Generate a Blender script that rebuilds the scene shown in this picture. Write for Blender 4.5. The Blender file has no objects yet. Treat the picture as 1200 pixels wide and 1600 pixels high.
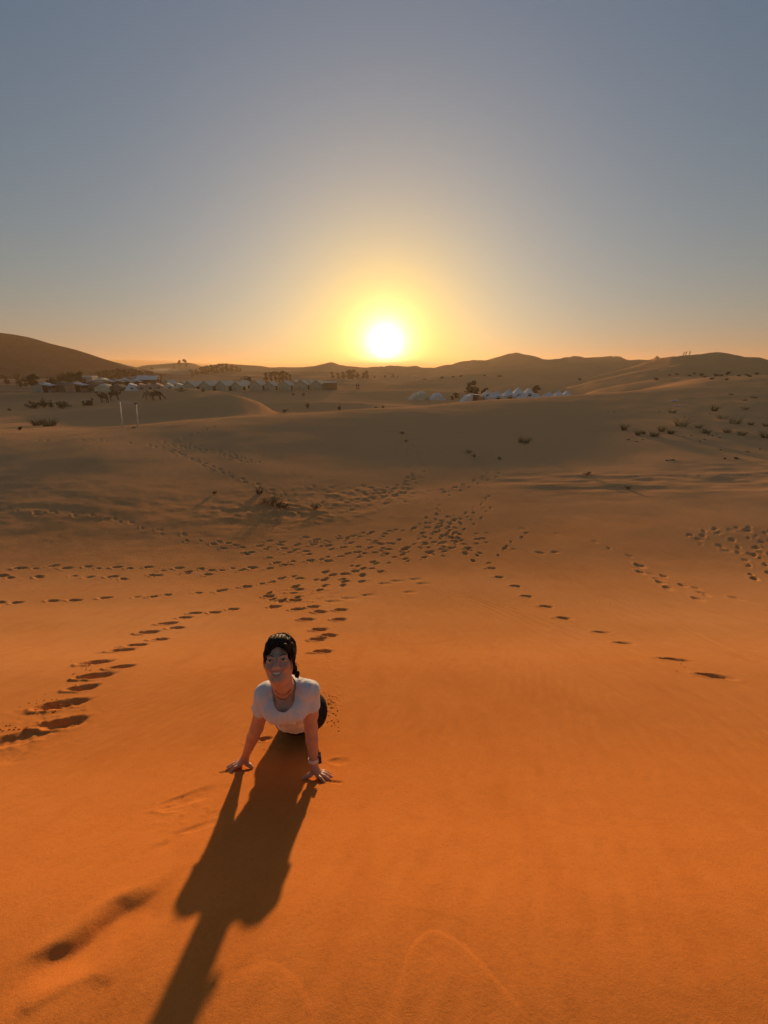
import bpy, bmesh, math, random
import numpy as np
from mathutils import Vector, Matrix

SC = bpy.context.scene
COL = SC.collection
R = math.radians
random.seed(7)
rng = np.random.default_rng(11)

# ------------------------------------------------------------------ camera
PITCH = R(20.8)
CP, SP = math.cos(PITCH), math.sin(PITCH)
cam_d = bpy.data.cameras.new('camera')
cam = bpy.data.objects.new('camera', cam_d)
COL.objects.link(cam)
cam.location = (0, 0, 0)
cam.rotation_euler = (R(90) - PITCH, 0, 0)
cam_d.sensor_fit = 'HORIZONTAL'
cam_d.sensor_width = 36.0
cam_d.lens = 18.0                      # 600 px focal length on the 1200 px wide photograph
cam_d.clip_start = 0.05
cam_d.clip_end = 20000
SC.camera = cam

# ------------------------------------------------------------------ sky and sun
SUN_EL, SUN_AZ = R(2.75), R(0.2)       # azimuth measured from +Y towards +X
SUN_DIR = Vector((math.sin(SUN_AZ)*math.cos(SUN_EL), math.cos(SUN_AZ)*math.cos(SUN_EL), math.sin(SUN_EL)))
world = bpy.data.worlds.new('World')
SC.world = world
world.use_nodes = True
wn, wl = world.node_tree.nodes, world.node_tree.links
wn.clear()
w_out = wn.new('ShaderNodeOutputWorld')
w_bg = wn.new('ShaderNodeBackground')
sky = wn.new('ShaderNodeTexSky')
sky.sky_type = 'NISHITA'
sky.sun_disc = False
sky.sun_elevation = SUN_EL
sky.sun_rotation = SUN_AZ
sky.altitude = 700
sky.air_density = 1.5
sky.dust_density = 1.0
sky.ozone_density = 3.0
w_bg.inputs['Strength'].default_value = 0.12
def wmath(op, a, b=None, c=None):
    n = wn.new('ShaderNodeMath'); n.operation = op
    for i, x in enumerate((a, b, c)):
        if x is None: continue
        if isinstance(x, (int, float)): n.inputs[i].default_value = x
        else: wl.new(x, n.inputs[i])
    return n.outputs[0]
def wscale(col, f):
    n = wn.new('ShaderNodeVectorMath'); n.operation = 'SCALE'
    if isinstance(col, tuple): n.inputs[0].default_value = col
    else: wl.new(col, n.inputs[0])
    if isinstance(f, (int, float)): n.inputs['Scale'].default_value = f
    else: wl.new(f, n.inputs['Scale'])
    return n.outputs[0]
def wadd(a, b):
    n = wn.new('ShaderNodeVectorMath'); n.operation = 'ADD'
    wl.new(a, n.inputs[0]); wl.new(b, n.inputs[1]); return n.outputs[0]
tc = wn.new('ShaderNodeTexCoord')
dot = wn.new('ShaderNodeVectorMath'); dot.operation = 'DOT_PRODUCT'
nrm = wn.new('ShaderNodeVectorMath'); nrm.operation = 'NORMALIZE'
wl.new(tc.outputs['Generated'], nrm.inputs[0])
wl.new(nrm.outputs[0], dot.inputs[0]); dot.inputs[1].default_value = SUN_DIR
ang = wmath('MULTIPLY', wmath('ARCCOSINE', wmath('MINIMUM', dot.outputs['Value'], 0.9999999)), 180/math.pi)
def lobe(width, power=1.0):
    x = wmath('DIVIDE', ang, width)
    if power != 1.0: x = wmath('POWER', x, power)
    return wmath('EXPONENT', wmath('MULTIPLY', x, -1.0))
# the phone's tone curve flattens the sky: one gamma over the whole dome, then the dusty glow round the sun
gam = wn.new('ShaderNodeGamma'); gam.inputs['Gamma'].default_value = 0.6
wl.new(sky.outputs['Color'], gam.inputs['Color'])
tint = wn.new('ShaderNodeVectorMath'); tint.operation = 'MULTIPLY_ADD'
wl.new(gam.outputs[0], tint.inputs[0])
K = 0.765/1.495/0.12
tint.inputs[1].default_value = (0.110*K, 0.137*K, 0.103*K)
tint.inputs[2].default_value = (0.0, 0.0, 0.0243*K)
col = tint.outputs[0]
col = wadd(col, wscale((0.0, 0.0, 0.10*K), lobe(50.0, 1.5)))
col = wadd(col, wscale((1.15*K, 0.62*K, 0.0), lobe(10.0)))
col = wadd(col, wscale((0.05*K, 0.10*K, 0.10*K), lobe(24.0, 1.6)))
up_n0 = wn.new('ShaderNodeSeparateXYZ'); wl.new(nrm.outputs[0], up_n0.inputs[0])
ring = wmath('EXPONENT', wmath('MULTIPLY', wmath('ABSOLUTE', up_n0.outputs['Z']), -5.0))
col = wadd(col, wscale((0.085*K, 0.085*K, 0.075*K), ring))  # pale horizon glow on every side, added to raise the fill light
# warm dusty band along the whole horizon
up_n = wn.new('ShaderNodeSeparateXYZ'); wl.new(nrm.outputs[0], up_n.inputs[0])
band = wmath('EXPONENT', wmath('MULTIPLY', wmath('ABSOLUTE', up_n.outputs['Z']), -9.0))
col = wadd(col, wscale((0.07*K, 0.035*K, 0.0), wmath('MULTIPLY', band, lobe(45.0, 1.5))))
# dust takes the blue out of the light near the sun
near = lobe(8.5, 1.6)
comb = wn.new('ShaderNodeCombineXYZ')
comb.inputs[0].default_value = 1.0
wl.new(wmath('SUBTRACT', 1.0, wmath('MULTIPLY', near, 0.22)), comb.inputs[1])
wl.new(wmath('SUBTRACT', 1.0, wmath('MULTIPLY', near, 0.72)), comb.inputs[2])
dust = wn.new('ShaderNodeVectorMath'); dust.operation = 'MULTIPLY'
wl.new(col, dust.inputs[0]); wl.new(comb.outputs[0], dust.inputs[1])
col = dust.outputs[0]
AUREOLE = [(0.90, 0.78, (58.0, 50.0, 34.0)), (2.8, 1.1, (4.5, 2.6, 0.0))]
for wdt, pw, c in AUREOLE:
    col = wadd(col, wscale(c, lobe(wdt, pw)))
wl.new(col, w_bg.inputs['Color'])
wl.new(w_bg.outputs[0], w_out.inputs['Surface'])

sun_d = bpy.data.lights.new('sun', 'SUN')
sun_d.energy = 2.95
sun_d.angle = R(1.6)
sun_d.color = (1.0, 0.62, 0.30)
sun = bpy.data.objects.new('sun', sun_d)
COL.objects.link(sun)
sun.rotation_euler = (-SUN_DIR).to_track_quat('-Z', 'Y').to_euler()
sun.location = (0, 0, 60)

SC.view_settings.view_transform = 'Standard'
SC.view_settings.look = 'None'
SC.view_settings.gamma = 1.0
SC.view_settings.use_curve_mapping = False
SC.view_settings.exposure = 1.16
SC.render.engine = 'CYCLES'
SC.cycles.use_denoising = True
SC.cycles.max_bounces = 6
SC.cycles.volume_bounces = 1
SC.cycles.use_fast_gi = False

# ------------------------------------------------------------------ pixel helpers (1200 x 1600 photograph)
def world_pt(u, v, d):
    """point seen at pixel (u, v) at depth d along the camera axis"""
    x = (u-600)/600*d; yu = (800-v)/600*d
    return np.array([x, d*CP + yu*SP, -d*SP + yu*CP])
def h_from_v(v, Y):
    yc = (800-v)/600
    return -Y*math.tan(math.atan(yc)-PITCH)
def project(p):
    d = p[1]*CP - p[2]*SP; yu = p[1]*SP + p[2]*CP
    return 600+600*p[0]/d, 800-600*yu/d, d

# ------------------------------------------------------------------ mesh and material helpers
def link(name, me, parent=None, mat=None, smooth=True):
    o = bpy.data.objects.new(name, me)
    COL.objects.link(o)
    if parent is not None: o.parent = parent
    if mat is not None and not me.materials: me.materials.append(mat)
    return o
def mesh_np(name, verts, quads, smooth=True):
    me = bpy.data.meshes.new(name)
    verts = np.asarray(verts, np.float32); quads = np.asarray(quads, np.int32)
    k = quads.shape[1]
    me.vertices.add(len(verts)); me.vertices.foreach_set('co', verts.ravel())
    me.loops.add(quads.size); me.loops.foreach_set('vertex_index', quads.ravel())
    me.polygons.add(len(quads))
    me.polygons.foreach_set('loop_start', np.arange(0, quads.size, k, dtype=np.int32))
    me.update(calc_edges=True)
    if smooth: me.polygons.foreach_set('use_smooth', np.ones(len(quads), bool))
    me.validate()
    return me
def empty(name, loc, rz=0.0):
    o = bpy.data.objects.new(name, None)
    COL.objects.link(o); o.location = loc; o.rotation_euler = (0, 0, rz)
    o.empty_display_size = 0.2
    return o
def tag(o, label=None, cat=None, group=None, kind=None):
    if label: o['label'] = label
    if cat: o['category'] = cat
    if group: o['group'] = group
    if kind: o['kind'] = kind
    return o
def copy_tree(o, parent=None):
    c = o.copy(); COL.objects.link(c)
    if parent is not None: c.parent = parent
    for ch in o.children: copy_tree(ch, c)
    return c
def srgb(r, g, b):
    f = lambda x: (x/255/12.92 if x/255 <= 0.04045 else ((x/255+0.055)/1.055)**2.4)
    return (f(r), f(g), f(b))
class NT:
    def __init__(self, name, rough=0.8, spec=0.3):
        self.m = bpy.data.materials.new(name); self.m.use_nodes = True
        self.n = self.m.node_tree.nodes; self.l = self.m.node_tree.links
        self.b = self.n['Principled BSDF']
        self.b.inputs['Roughness'].default_value = rough
        self.b.inputs['Specular IOR Level'].default_value = spec
    def new(self, t, **kw):
        n = self.n.new(t)
        for k, v in kw.items(): setattr(n, k, v)
        return n
    def set(self, node, **kw):
        for k, v in kw.items():
            k = k.replace('_', ' ')
            if hasattr(v, 'is_linked') or hasattr(v, 'links'): self.l.new(v, node.inputs[k])
            else: node.inputs[k].default_value = v
        return node
    def coords(self, kind='Object', scale=(1, 1, 1), rot=(0, 0, 0)):
        tc = self.new('ShaderNodeTexCoord'); mp = self.new('ShaderNodeMapping')
        self.l.new(tc.outputs[kind], mp.inputs['Vector'])
        mp.inputs['Scale'].default_value = scale; mp.inputs['Rotation'].default_value = rot
        return mp.outputs[0]
    def noise(self, vec, scale, detail=4, rough=0.55, dist=0.0):
        n = self.new('ShaderNodeTexNoise'); self.l.new(vec, n.inputs['Vector'])
        self.set(n, Scale=scale, Detail=detail, Roughness=rough, Distortion=dist)
        return n.outputs['Fac']
    def ramp(self, fac, a, b):
        n = self.new('ShaderNodeMapRange'); n.interpolation_type = 'SMOOTHSTEP'
        self.l.new(fac, n.inputs['Value']); n.inputs['From Min'].default_value = a; n.inputs['From Max'].default_value = b
        return n.outputs[0]
    def mix(self, fac, a, b, mode='MIX'):
        n = self.new('ShaderNodeMix'); n.data_type = 'RGBA'; n.blend_type = mode
        for sock, x in ((n.inputs[0], fac), (n.inputs[6], a), (n.inputs[7], b)):
            if isinstance(x, (int, float)): sock.default_value = x
            elif isinstance(x, tuple): sock.default_value = (*x[:3], 1)
            else: self.l.new(x, sock)
        return n.outputs[2]
    def math(self, op, a, b=None):
        n = self.new('ShaderNodeMath', operation=op)
        for i, x in enumerate((a, b)):
            if x is None: continue
            if isinstance(x, (int, float)): n.inputs[i].default_value = x
            else: self.l.new(x, n.inputs[i])
        return n.outputs[0]
    def bump(self, height, strength, distance, prev=None):
        n = self.new('ShaderNodeBump'); self.l.new(height, n.inputs['Height'])
        n.inputs['Strength'].default_value = strength; n.inputs['Distance'].default_value = distance
        if prev is not None: self.l.new(prev, n.inputs['Normal'])
        return n.outputs[0]
    def color(self, c):
        if isinstance(c, tuple): self.b.inputs['Base Color'].default_value = (*c, 1)
        else: self.l.new(c, self.b.inputs['Base Color'])
    def normal(self, n): self.l.new(n, self.b.inputs['Normal'])
def mat_noisy(name, c1, c2, scale=6.0, rough=0.85, bump=0.0, bscale=None, spec=0.2, stretch=(1, 1, 1)):
    t = NT(name, rough, spec); v = t.coords('Object', stretch)
    f = t.ramp(t.noise(v, scale), 0.35, 0.65)
    t.color(t.mix(f, c1, c2))
    if bump:
        t.normal(t.bump(t.noise(v, bscale or scale*4), 0.6, bump))
    return t.m

# ------------------------------------------------------------------ numpy noise
_perm = np.random.default_rng(5).permutation(256).astype(np.int32)
_ang = np.random.default_rng(6).random(256)*2*np.pi
_gx, _gy = np.cos(_ang), np.sin(_ang)
def gnoise(x, y):
    xi = np.floor(x).astype(np.int64); yi = np.floor(y).astype(np.int64)
    fx = x-xi; fy = y-yi
    def g(ix, iy, dx, dy):
        k = _perm[(_perm[ix & 255]+iy) & 255]
        return _gx[k]*dx + _gy[k]*dy
    u = fx*fx*fx*(fx*(fx*6-15)+10); w = fy*fy*fy*(fy*(fy*6-15)+10)
    a = g(xi, yi, fx, fy)*(1-u)+g(xi+1, yi, fx-1, fy)*u
    b = g(xi, yi+1, fx, fy-1)*(1-u)+g(xi+1, yi+1, fx-1, fy-1)*u
    return (a*(1-w)+b*w)*1.5
def fbm(x, y, octv=3, gain=0.5):
    s = 0; a = 1
    for i in range(octv):
        s = s + a*gnoise(x*2**i+17.3*i, y*2**i-9.1*i); a *= gain
    return s
def sstep(a, b, x):
    t = np.clip((x-a)/(b-a), 0, 1); return t*t*(3-2*t)
def pchip(xk, yk, x):
    xk = np.asarray(xk, float); yk = np.asarray(yk, float)
    h = np.diff(xk); dl = np.diff(yk)/h
    m = np.zeros_like(yk)
    w1 = 2*h[1:]+h[:-1]; w2 = h[1:]+2*h[:-1]
    same = dl[1:]*dl[:-1] > 0
    with np.errstate(divide='ignore', invalid='ignore'):
        hm = (w1+w2)/(w1/dl[:-1]+w2/dl[1:])
    m[1:-1] = np.where(same, hm, 0)
    m[0] = dl[0]; m[-1] = dl[-1]
    x = np.clip(x, xk[0], xk[-1])
    i = np.clip(np.searchsorted(xk, x, side='right')-1, 0, len(xk)-2)
    t = (x-xk[i])/h[i]
    return ((2*t**3-3*t**2+1)*yk[i]+(t**3-2*t**2+t)*h[i]*m[i]+(-2*t**3+3*t**2)*yk[i+1]+(t**3-t**2)*h[i]*m[i+1])

# ------------------------------------------------------------------ dune terrain
# slope profiles: for a few directions s = X/Y the depth below eye level at forward distances Y
NEAR = [(0.2, 1.44), (0.5, 1.565), (0.7, 1.665), (0.95, 1.825), (1.2, 1.99), (1.55, 2.2), (3.0, 2.88)]
PROF = {
 -1.6: [(5, 3.85), (7, 4.50), (9, 4.85), (11, 4.95), (14, 4.90), (18, 4.8), (25, 4.7), (32, 5.2), (45, 6.4), (70, 7.0), (112, 6.3)],
 -1.1: [(5, 3.85), (7, 4.51), (9, 4.87), (11, 4.97), (14, 4.92), (18, 4.78), (25, 4.55), (30, 4.9), (45, 6.2), (70, 7.0), (112, 6.3)],
 -0.8: [(5, 3.85), (7, 4.52), (9, 4.90), (11, 5.02), (14, 4.97), (18, 4.84), (25, 4.58), (30, 4.8), (45, 6.2), (70, 7.0), (112, 6.3)],
 -0.5: [(5, 3.85), (7, 4.54), (9, 4.97), (11, 5.14), (14, 5.16), (18, 5.10), (24, 4.98), (33, 4.62), (40, 5.1), (52, 6.4), (70, 7.0), (112, 6.3)],
 -0.25: [(5, 3.85), (7, 4.54), (9, 4.98), (11, 5.20), (13, 5.28), (17, 5.32), (22, 5.28), (30, 4.92), (38, 4.62), (44, 5.0), (56, 6.5), (72, 7.1), (112, 6.4)],
 0.0: [(5, 3.85), (7, 4.54), (9, 4.98), (11, 5.20), (14, 5.38), (18, 5.5), (23, 5.62), (29, 5.42), (37, 4.85), (44, 4.5), (50, 4.9), (62, 6.6), (80, 7.2), (112, 6.6)],
 0.25: [(5, 3.85), (7, 4.54), (9, 4.98), (11, 5.20), (14, 5.38), (19, 5.6), (24, 5.75), (31, 5.5), (43, 4.75), (56, 4.42), (62, 4.9), (74, 6.8), (90, 7.6), (112, 7.3)],
 0.5: [(5, 3.85), (7, 4.54), (9, 4.98), (11, 5.20), (15, 5.53), (20, 5.65), (25, 5.8), (32, 5.65), (46, 4.9), (64, 4.15), (70, 4.8), (80, 6.8), (92, 7.6), (110, 7.4)],
 0.8: [(5, 3.85), (7, 4.54), (9, 4.98), (11, 5.20), (15, 5.43), (20, 5.5), (25, 5.5), (33, 5.15), (50, 4.1), (70, 2.9), (90, 2.1), (100, 2.5), (125, 4.2), (148, 5.0)],
 1.1: [(5, 3.85), (7, 4.54), (9, 4.98), (11, 5.20), (15, 5.33), (20, 5.35), (25, 5.35), (33, 4.9), (50, 3.7), (70, 2.4), (90, 1.6), (100, 2.0), (125, 3.6), (148, 4.4)],
 1.6: [(5, 3.85), (7, 4.54), (9, 4.98), (11, 5.20), (15, 5.23), (20, 5.2), (25, 5.2), (33, 4.8), (50, 3.7), (70, 2.4), (90, 1.6), (100, 2.0), (125, 3.6), (148, 4.4)],
}
FAR = [(152, 7.0), (320, 8.0), (1000, 9.5), (7000, 20)]
_sk = sorted(PROF)
_LY0, _LY1, _NY = math.log(0.2), math.log(7000), 420
_NS = 97
_ly = np.linspace(_LY0, _LY1, _NY)
_cols = np.array([pchip(np.log([k[0] for k in NEAR+PROF[s]+FAR]), [k[1] for k in NEAR+PROF[s]+FAR], _ly) for s in _sk])
_sg = np.linspace(-1.6, 1.6, _NS)
_tab = np.empty((_NS, _NY))
for j in range(_NY): _tab[:, j] = pchip(_sk, _cols[:, j], _sg)
def _smooth(t, n):
    for _ in range(n):
        p = np.pad(t, ((1, 1), (1, 1)), 'edge')
        t = (p[:-2, 1:-1]+p[2:, 1:-1]+p[1:-1, :-2]+p[1:-1, 2:]+4*p[1:-1, 1:-1])/8
    return t
_tab = _smooth(_tab, 10)
def _bicubic(s, ly):
    a = (np.clip(s, -1.6, 1.6)+1.6)/3.2*(_NS-1); b = (np.clip(ly, _LY0, _LY1)-_LY0)/(_LY1-_LY0)*(_NY-1)
    i = np.clip(a.astype(int), 0, _NS-2); j = np.clip(b.astype(int), 0, _NY-2)
    fa = a-i; fb = b-j
    def w(t): return (-.5*t+t*t-.5*t**3, 1-2.5*t*t+1.5*t**3, .5*t+2*t*t-1.5*t**3, -.5*t*t+.5*t**3)
    wa, wb = w(fa), w(fb); out = 0
    for m in range(4):
        ii = np.clip(i+m-1, 0, _NS-1); row = 0
        for n in range(4): row = row + wb[n]*_tab[ii, np.clip(j+n-1, 0, _NY-1)]
        out = out + wa[m]*row
    return out
# further dunes: crest lines (u, v at the crest), forward distance, slope towards / away from the camera, rounding
RIDGES = [
 # name, Y, front slope, back slope, rounding, blend, crest polyline
 (58, .16, .22, 1.5, .6, [(-300, 668), (-60, 662), (0, 657), (60, 647), (140, 638.5), (200, 635), (300, 623), (360, 618), (400, 628), (440, 652), (520, 690)]),
 (96, .12, .16, 2.0, .6, [(-300, 622), (0, 621), (60, 619), (130, 615), (200, 612), (250, 607), (290, 606), (330, 610), (380, 617), (420, 622), (520, 640)]),
 (74, .13, .18, 1.5, .6, [(340, 660), (400, 632), (470, 628), (540, 629), (600, 633), (660, 645), (700, 670)]),
 (105, .12, .16, 2.0, .6, [(440, 640), (500, 618), (560, 613), (640, 611), (700, 612), (760, 616), (800, 640)]),
 (150, .13, .2, 3.0, 1.0, [(440, 620), (520, 607), (600, 603), (660, 599), (720, 602), (800, 612), (860, 620)]),
 (130, .14, .2, 2.0, .8, [(660, 640), (740, 612), (790, 602), (840, 600), (880, 603), (930, 606), (990, 620)]),
 (190, .15, .2, 3.0, 1.2, [(560, 612), (640, 597), (700, 590), (735, 587), (770, 591), (830, 600), (900, 610)]),
 (230, .15, .2, 3.0, 1.2, [(600, 604), (680, 592), (760, 585), (820, 578), (850, 578), (900, 584), (960, 592)]),
 (300, .17, .25, 4.0, 1.5, [(640, 592), (720, 582), (780, 574), (850, 569), (920, 571), (1000, 577), (1100, 590)]),
 (400, .2, .3, 3.0, 1.5, [(540, 590), (580, 577), (610, 573), (640, 574), (670, 573.5), (700, 571), (722, 566), (733, 563), (738, 562), (756, 565), (775, 560), (796, 553.5), (806, 552.5), (826, 556), (850, 562), (868, 563), (884, 560), (900, 558), (915, 560), (935, 560), (952, 557), (966, 558.5), (985, 563), (1010, 563), (1022, 560), (1026, 557), (1032, 561), (1080, 575)]),
 (165, .26, .3, 2.0, 1.0, [(840, 600), (930, 588), (985, 575), (1010, 567), (1040, 557), (1056, 552), (1070, 550), (1090, 551), (1150, 556.5), (1200, 565), (1280, 578), (1500, 590)]),
 (122, .16, .2, 1.5, .8, [(820, 618), (880, 607), (940, 592), (1000, 580), (1050, 571.5), (1070, 569), (1090, 573), (1110, 578), (1150, 579), (1200, 581), (1500, 590)]),
 (97, .13, .18, 1.5, .6, [(880, 628), (940, 608), (1000, 597), (1060, 590), (1090, 589), (1150, 587), (1200, 586), (1500, 590)]),
 (430, .14, .3, 3.0, 1.5, [(300, 590), (340, 575), (380, 570), (405, 571.5), (425, 574), (455, 574), (490, 572), (503, 569), (517, 566.5), (532, 570), (545, 573), (560, 573.5), (585, 572), (600, 574), (640, 585)]),
 (520, .15, .3, 3.0, 1.5, [(170, 590), (205, 576), (225, 571), (250, 569), (275, 567), (292, 566.5), (306, 569), (317, 572.5), (332, 570), (350, 568), (368, 569), (400, 573), (460, 585)]),
 (330, .1, .2, 3.0, 1.5, [(280, 595), (320, 585), (380, 582), (450, 586), (560, 584), (650, 590), (720, 600)]),
 (240, .08, .15, 3.0, 1.2, [(-300, 600), (0, 598), (120, 596), (260, 594), (400, 595), (520, 594), (620, 597), (680, 610)]),
]
_rid = []
for (Yc, sf, sb, rd, kb, pl) in RIDGES:
    ss = []; zz = []
    for (u, v) in pl:
        h = h_from_v(v, Yc); d = Yc*CP + h*SP
        ss.append((u-600)/600*d/Yc); zz.append(-h)
    _rid.append((Yc, sf, sb, rd, kb, np.array(ss), np.array(zz)))
def smax(a, b, k):
    h = np.maximum(k-np.abs(a-b), 0)/k
    return np.maximum(a, b)+h*h*k*0.25
def ground0(X, Y):
    X = np.asarray(X, float); Y = np.asarray(Y, float)
    Ye = np.maximum(Y, 0.2)
    s = X/np.maximum(Y, 1.2)
    # for far sideways points keep the distance meaningful
    rr = np.hypot(X, Y)
    far_side = np.abs(s) > 1.6
    Yeff = np.where(far_side & (Y > 0.2), np.maximum(Ye, 0), Ye)
    z = -_bicubic(s, np.log(Yeff))
    wob = fbm(X/38.0+3.1, rr/60.0, 2)
    for (Yc, sf, sb, rd, kb, ss, zz) in _rid:
        sc = np.clip(s, ss[0]-0.3, ss[-1]+0.3)
        zc = pchip(np.concatenate(([ss[0]-.5], ss, [ss[-1]+.5])), np.concatenate(([zz[0]-8], zz, [zz[-1]-8])), sc)
        dY = Y-Yc*(1+0.035*wob)
        sl = np.where(dY < 0, sf, sb)
        drop = sl*(np.sqrt(dY*dY+rd*rd*4)-rd*2)
        z = np.where(Y > 40, smax(z, zc-drop, kb), z)
    # behind the photographer the dune falls away gently
    z = z - np.where(Y < 0.2, np.minimum(0.10*(0.2-Y), 6), 0)
    wfar = sstep(60, 140, rr)
    z = z + wfar*(0.30*fbm(X/22, Y/30, 3)*sstep(0, 1, rr/200)+0.12*fbm(X/6, Y/9, 2))
    rg = 1-2*np.abs(fbm(X/34+5, (Y+.35*X)/48, 3))
    z = z + 1.5*np.minimum(rg, .8)*sstep(150, 230, rr)*sstep(700, 400, rr)*sstep(-.25, .1, s)
    wmid = sstep(5, 20, rr)
    z = z + wmid*0.05*fbm(X/4.5+7, Y/5.5, 2) + 0.006*fbm(X/0.9, Y/1.1+4, 2)*sstep(0.5, 2.5, rr)
    # wind-carved ledges on the right-hand dune foot and the left-hand slope
    m = np.exp(-((Y-19.5)/2.6)**2)*sstep(4, 9, X)
    z = z + m*0.05*fbm(X/3.2, Y/0.9+2, 3)
    m2 = np.exp(-((Y-13.5)/3.5)**2)*sstep(-1.0, -4.0, X)
    z = z + m2*0.018*fbm(X/1.3, Y/0.8+9, 3)
    return z
def hit(u, v, far=900.0):
    d = np.array([(u-600)/600, CP+(800-v)/600*SP, -SP+(800-v)/600*CP])
    t = np.exp(np.linspace(math.log(0.8), math.log(far), 1500))
    g = d[2]*t-ground0(d[0]*t, d[1]*t)
    k = np.argmax(g < 0)
    if not (g < 0).any(): return None
    if k == 0: return d*t[0]
    f = g[k-1]/(g[k-1]-g[k]); tt = t[k-1]+f*(t[k]-t[k-1])
    p = d*tt; p[2] = ground0(p[0], p[1])
    return p
def place(u, Y):
    """ground point at forward distance Y under picture column u"""
    h = 6.0
    for _ in range(6):
        X = (u-600)/600*(Y*CP+h*SP); h = -float(ground0(X, Y))
    return np.array([X, Y, -h])
# ------------------------------------------------------------------ sand mesh with footprints
def radii():
    out = [0.0001]
    r = 0.06
    while r < 6500:
        out.append(r)
        r *= 1+(0.03 if r < .35 else 0.008 if r < 1.0 else 0.0052 if r < 13 else 0.0085 if r < 50 else 0.012 if r < 600 else 0.03)
    return np.array(out)
RAD = radii()
TH_MAX, D_TH = 68.04, 0.14
inner = np.arange(-TH_MAX, TH_MAX+.001, D_TH)
outer = np.concatenate((np.arange(68.6, 76, 0.8), np.arange(77, 283, 4.0), np.arange(284, 291.6, 0.8)))
TH = np.radians(np.concatenate((inner, outer)))
NR, NTH = len(RAD), len(TH)
TX = RAD[:, None]*np.sin(TH)[None, :]
TY = RAD[:, None]*np.cos(TH)[None, :]
TZ = ground0(TX, TY)
N_IN = len(inner)

def dent_window(x, y, rad):
    """index window of sand vertices round (x, y)"""
    r = math.hypot(x, y); th = math.degrees(math.atan2(x, y))
    i0, i1 = np.searchsorted(RAD, [max(r-rad, 0.03), r+rad])
    dth = math.degrees(rad/max(r, .2))
    j0 = int(np.clip((th-dth+TH_MAX)/D_TH, 0, N_IN-1)); j1 = int(np.clip((th+dth+TH_MAX)/D_TH+1, 0, N_IN))
    return slice(i0, i1), slice(j0, j1)
def footprint(x, y, az, L=0.30, W=0.15, depth=0.05, soft=1.0, rim=0.35):
    L *= 0.78; W *= 0.78; depth *= 0.62
    w = dent_window(x, y, L*1.5)
    dx = TX[w]-x; dy = TY[w]-y
    if dx.size == 0: return
    a = dx*math.sin(az)+dy*math.cos(az); b = dx*math.cos(az)-dy*math.sin(az)
    q = np.sqrt((a/(L/2))**2+(b/(W/2*(1+0.25*a/(L/2))))**2+1e-9)
    ir = random.uniform(0, 100)
    q = q*(1+0.22*fbm(dx*9+ir, dy*9-ir, 2))
    bowl = -depth*(1-sstep(0.30, 1.15*soft, q))*(.85+.3*fbm(dx*22-ir, dy*22+ir, 2))
    heel = 0.3*depth*np.exp(-((a+0.22*L)/(0.14*L))**2)*(q < 1)
    lip = rim*depth*np.exp(-((q-1.32)/0.22)**2)*(0.55+0.45*np.tanh(-a/(L*0.3)))
    TZ[w] += bowl-heel+lip
def spread_prints(poly, step=0.36, side=0.09, L=0.30, W=0.15, depth=0.05, jit=0.05, soft=1.0):
    P = [hit(*p) for p in poly]
    P = np.array([p[:2] for p in P if p is not None])
    seg = np.hypot(*np.diff(P, axis=0).T); cum = np.concatenate(([0], np.cumsum(seg)))
    s = random.uniform(0, step); k = 0
    while s < cum[-1]:
        i = min(np.searchsorted(cum, s, side='right')-1, len(seg)-1)
        f = (s-cum[i])/max(seg[i], 1e-6)
        p = P[i]+(P[i+1]-P[i])*f
        d = (P[i+1]-P[i])/max(seg[i], 1e-6)
        sg = side*(1 if k % 2 else -1)
        x = p[0]+d[1]*sg+random.gauss(0, jit); y = p[1]-d[0]*sg+random.gauss(0, jit)
        az = math.atan2(d[0], d[1])+random.gauss(0, .32)
        sc = random.uniform(.66, 1.25)
        footprint(x, y, az, L*sc, W*sc*random.uniform(.9, 1.15), depth*random.uniform(.6, 1.25), soft)
        s += step*random.uniform(.6, 1.4); k += 1
def one(u, v, az, **kw):
    p = hit(u, v)
    if p is not None: footprint(p[0], p[1], R(az), **kw)
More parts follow.
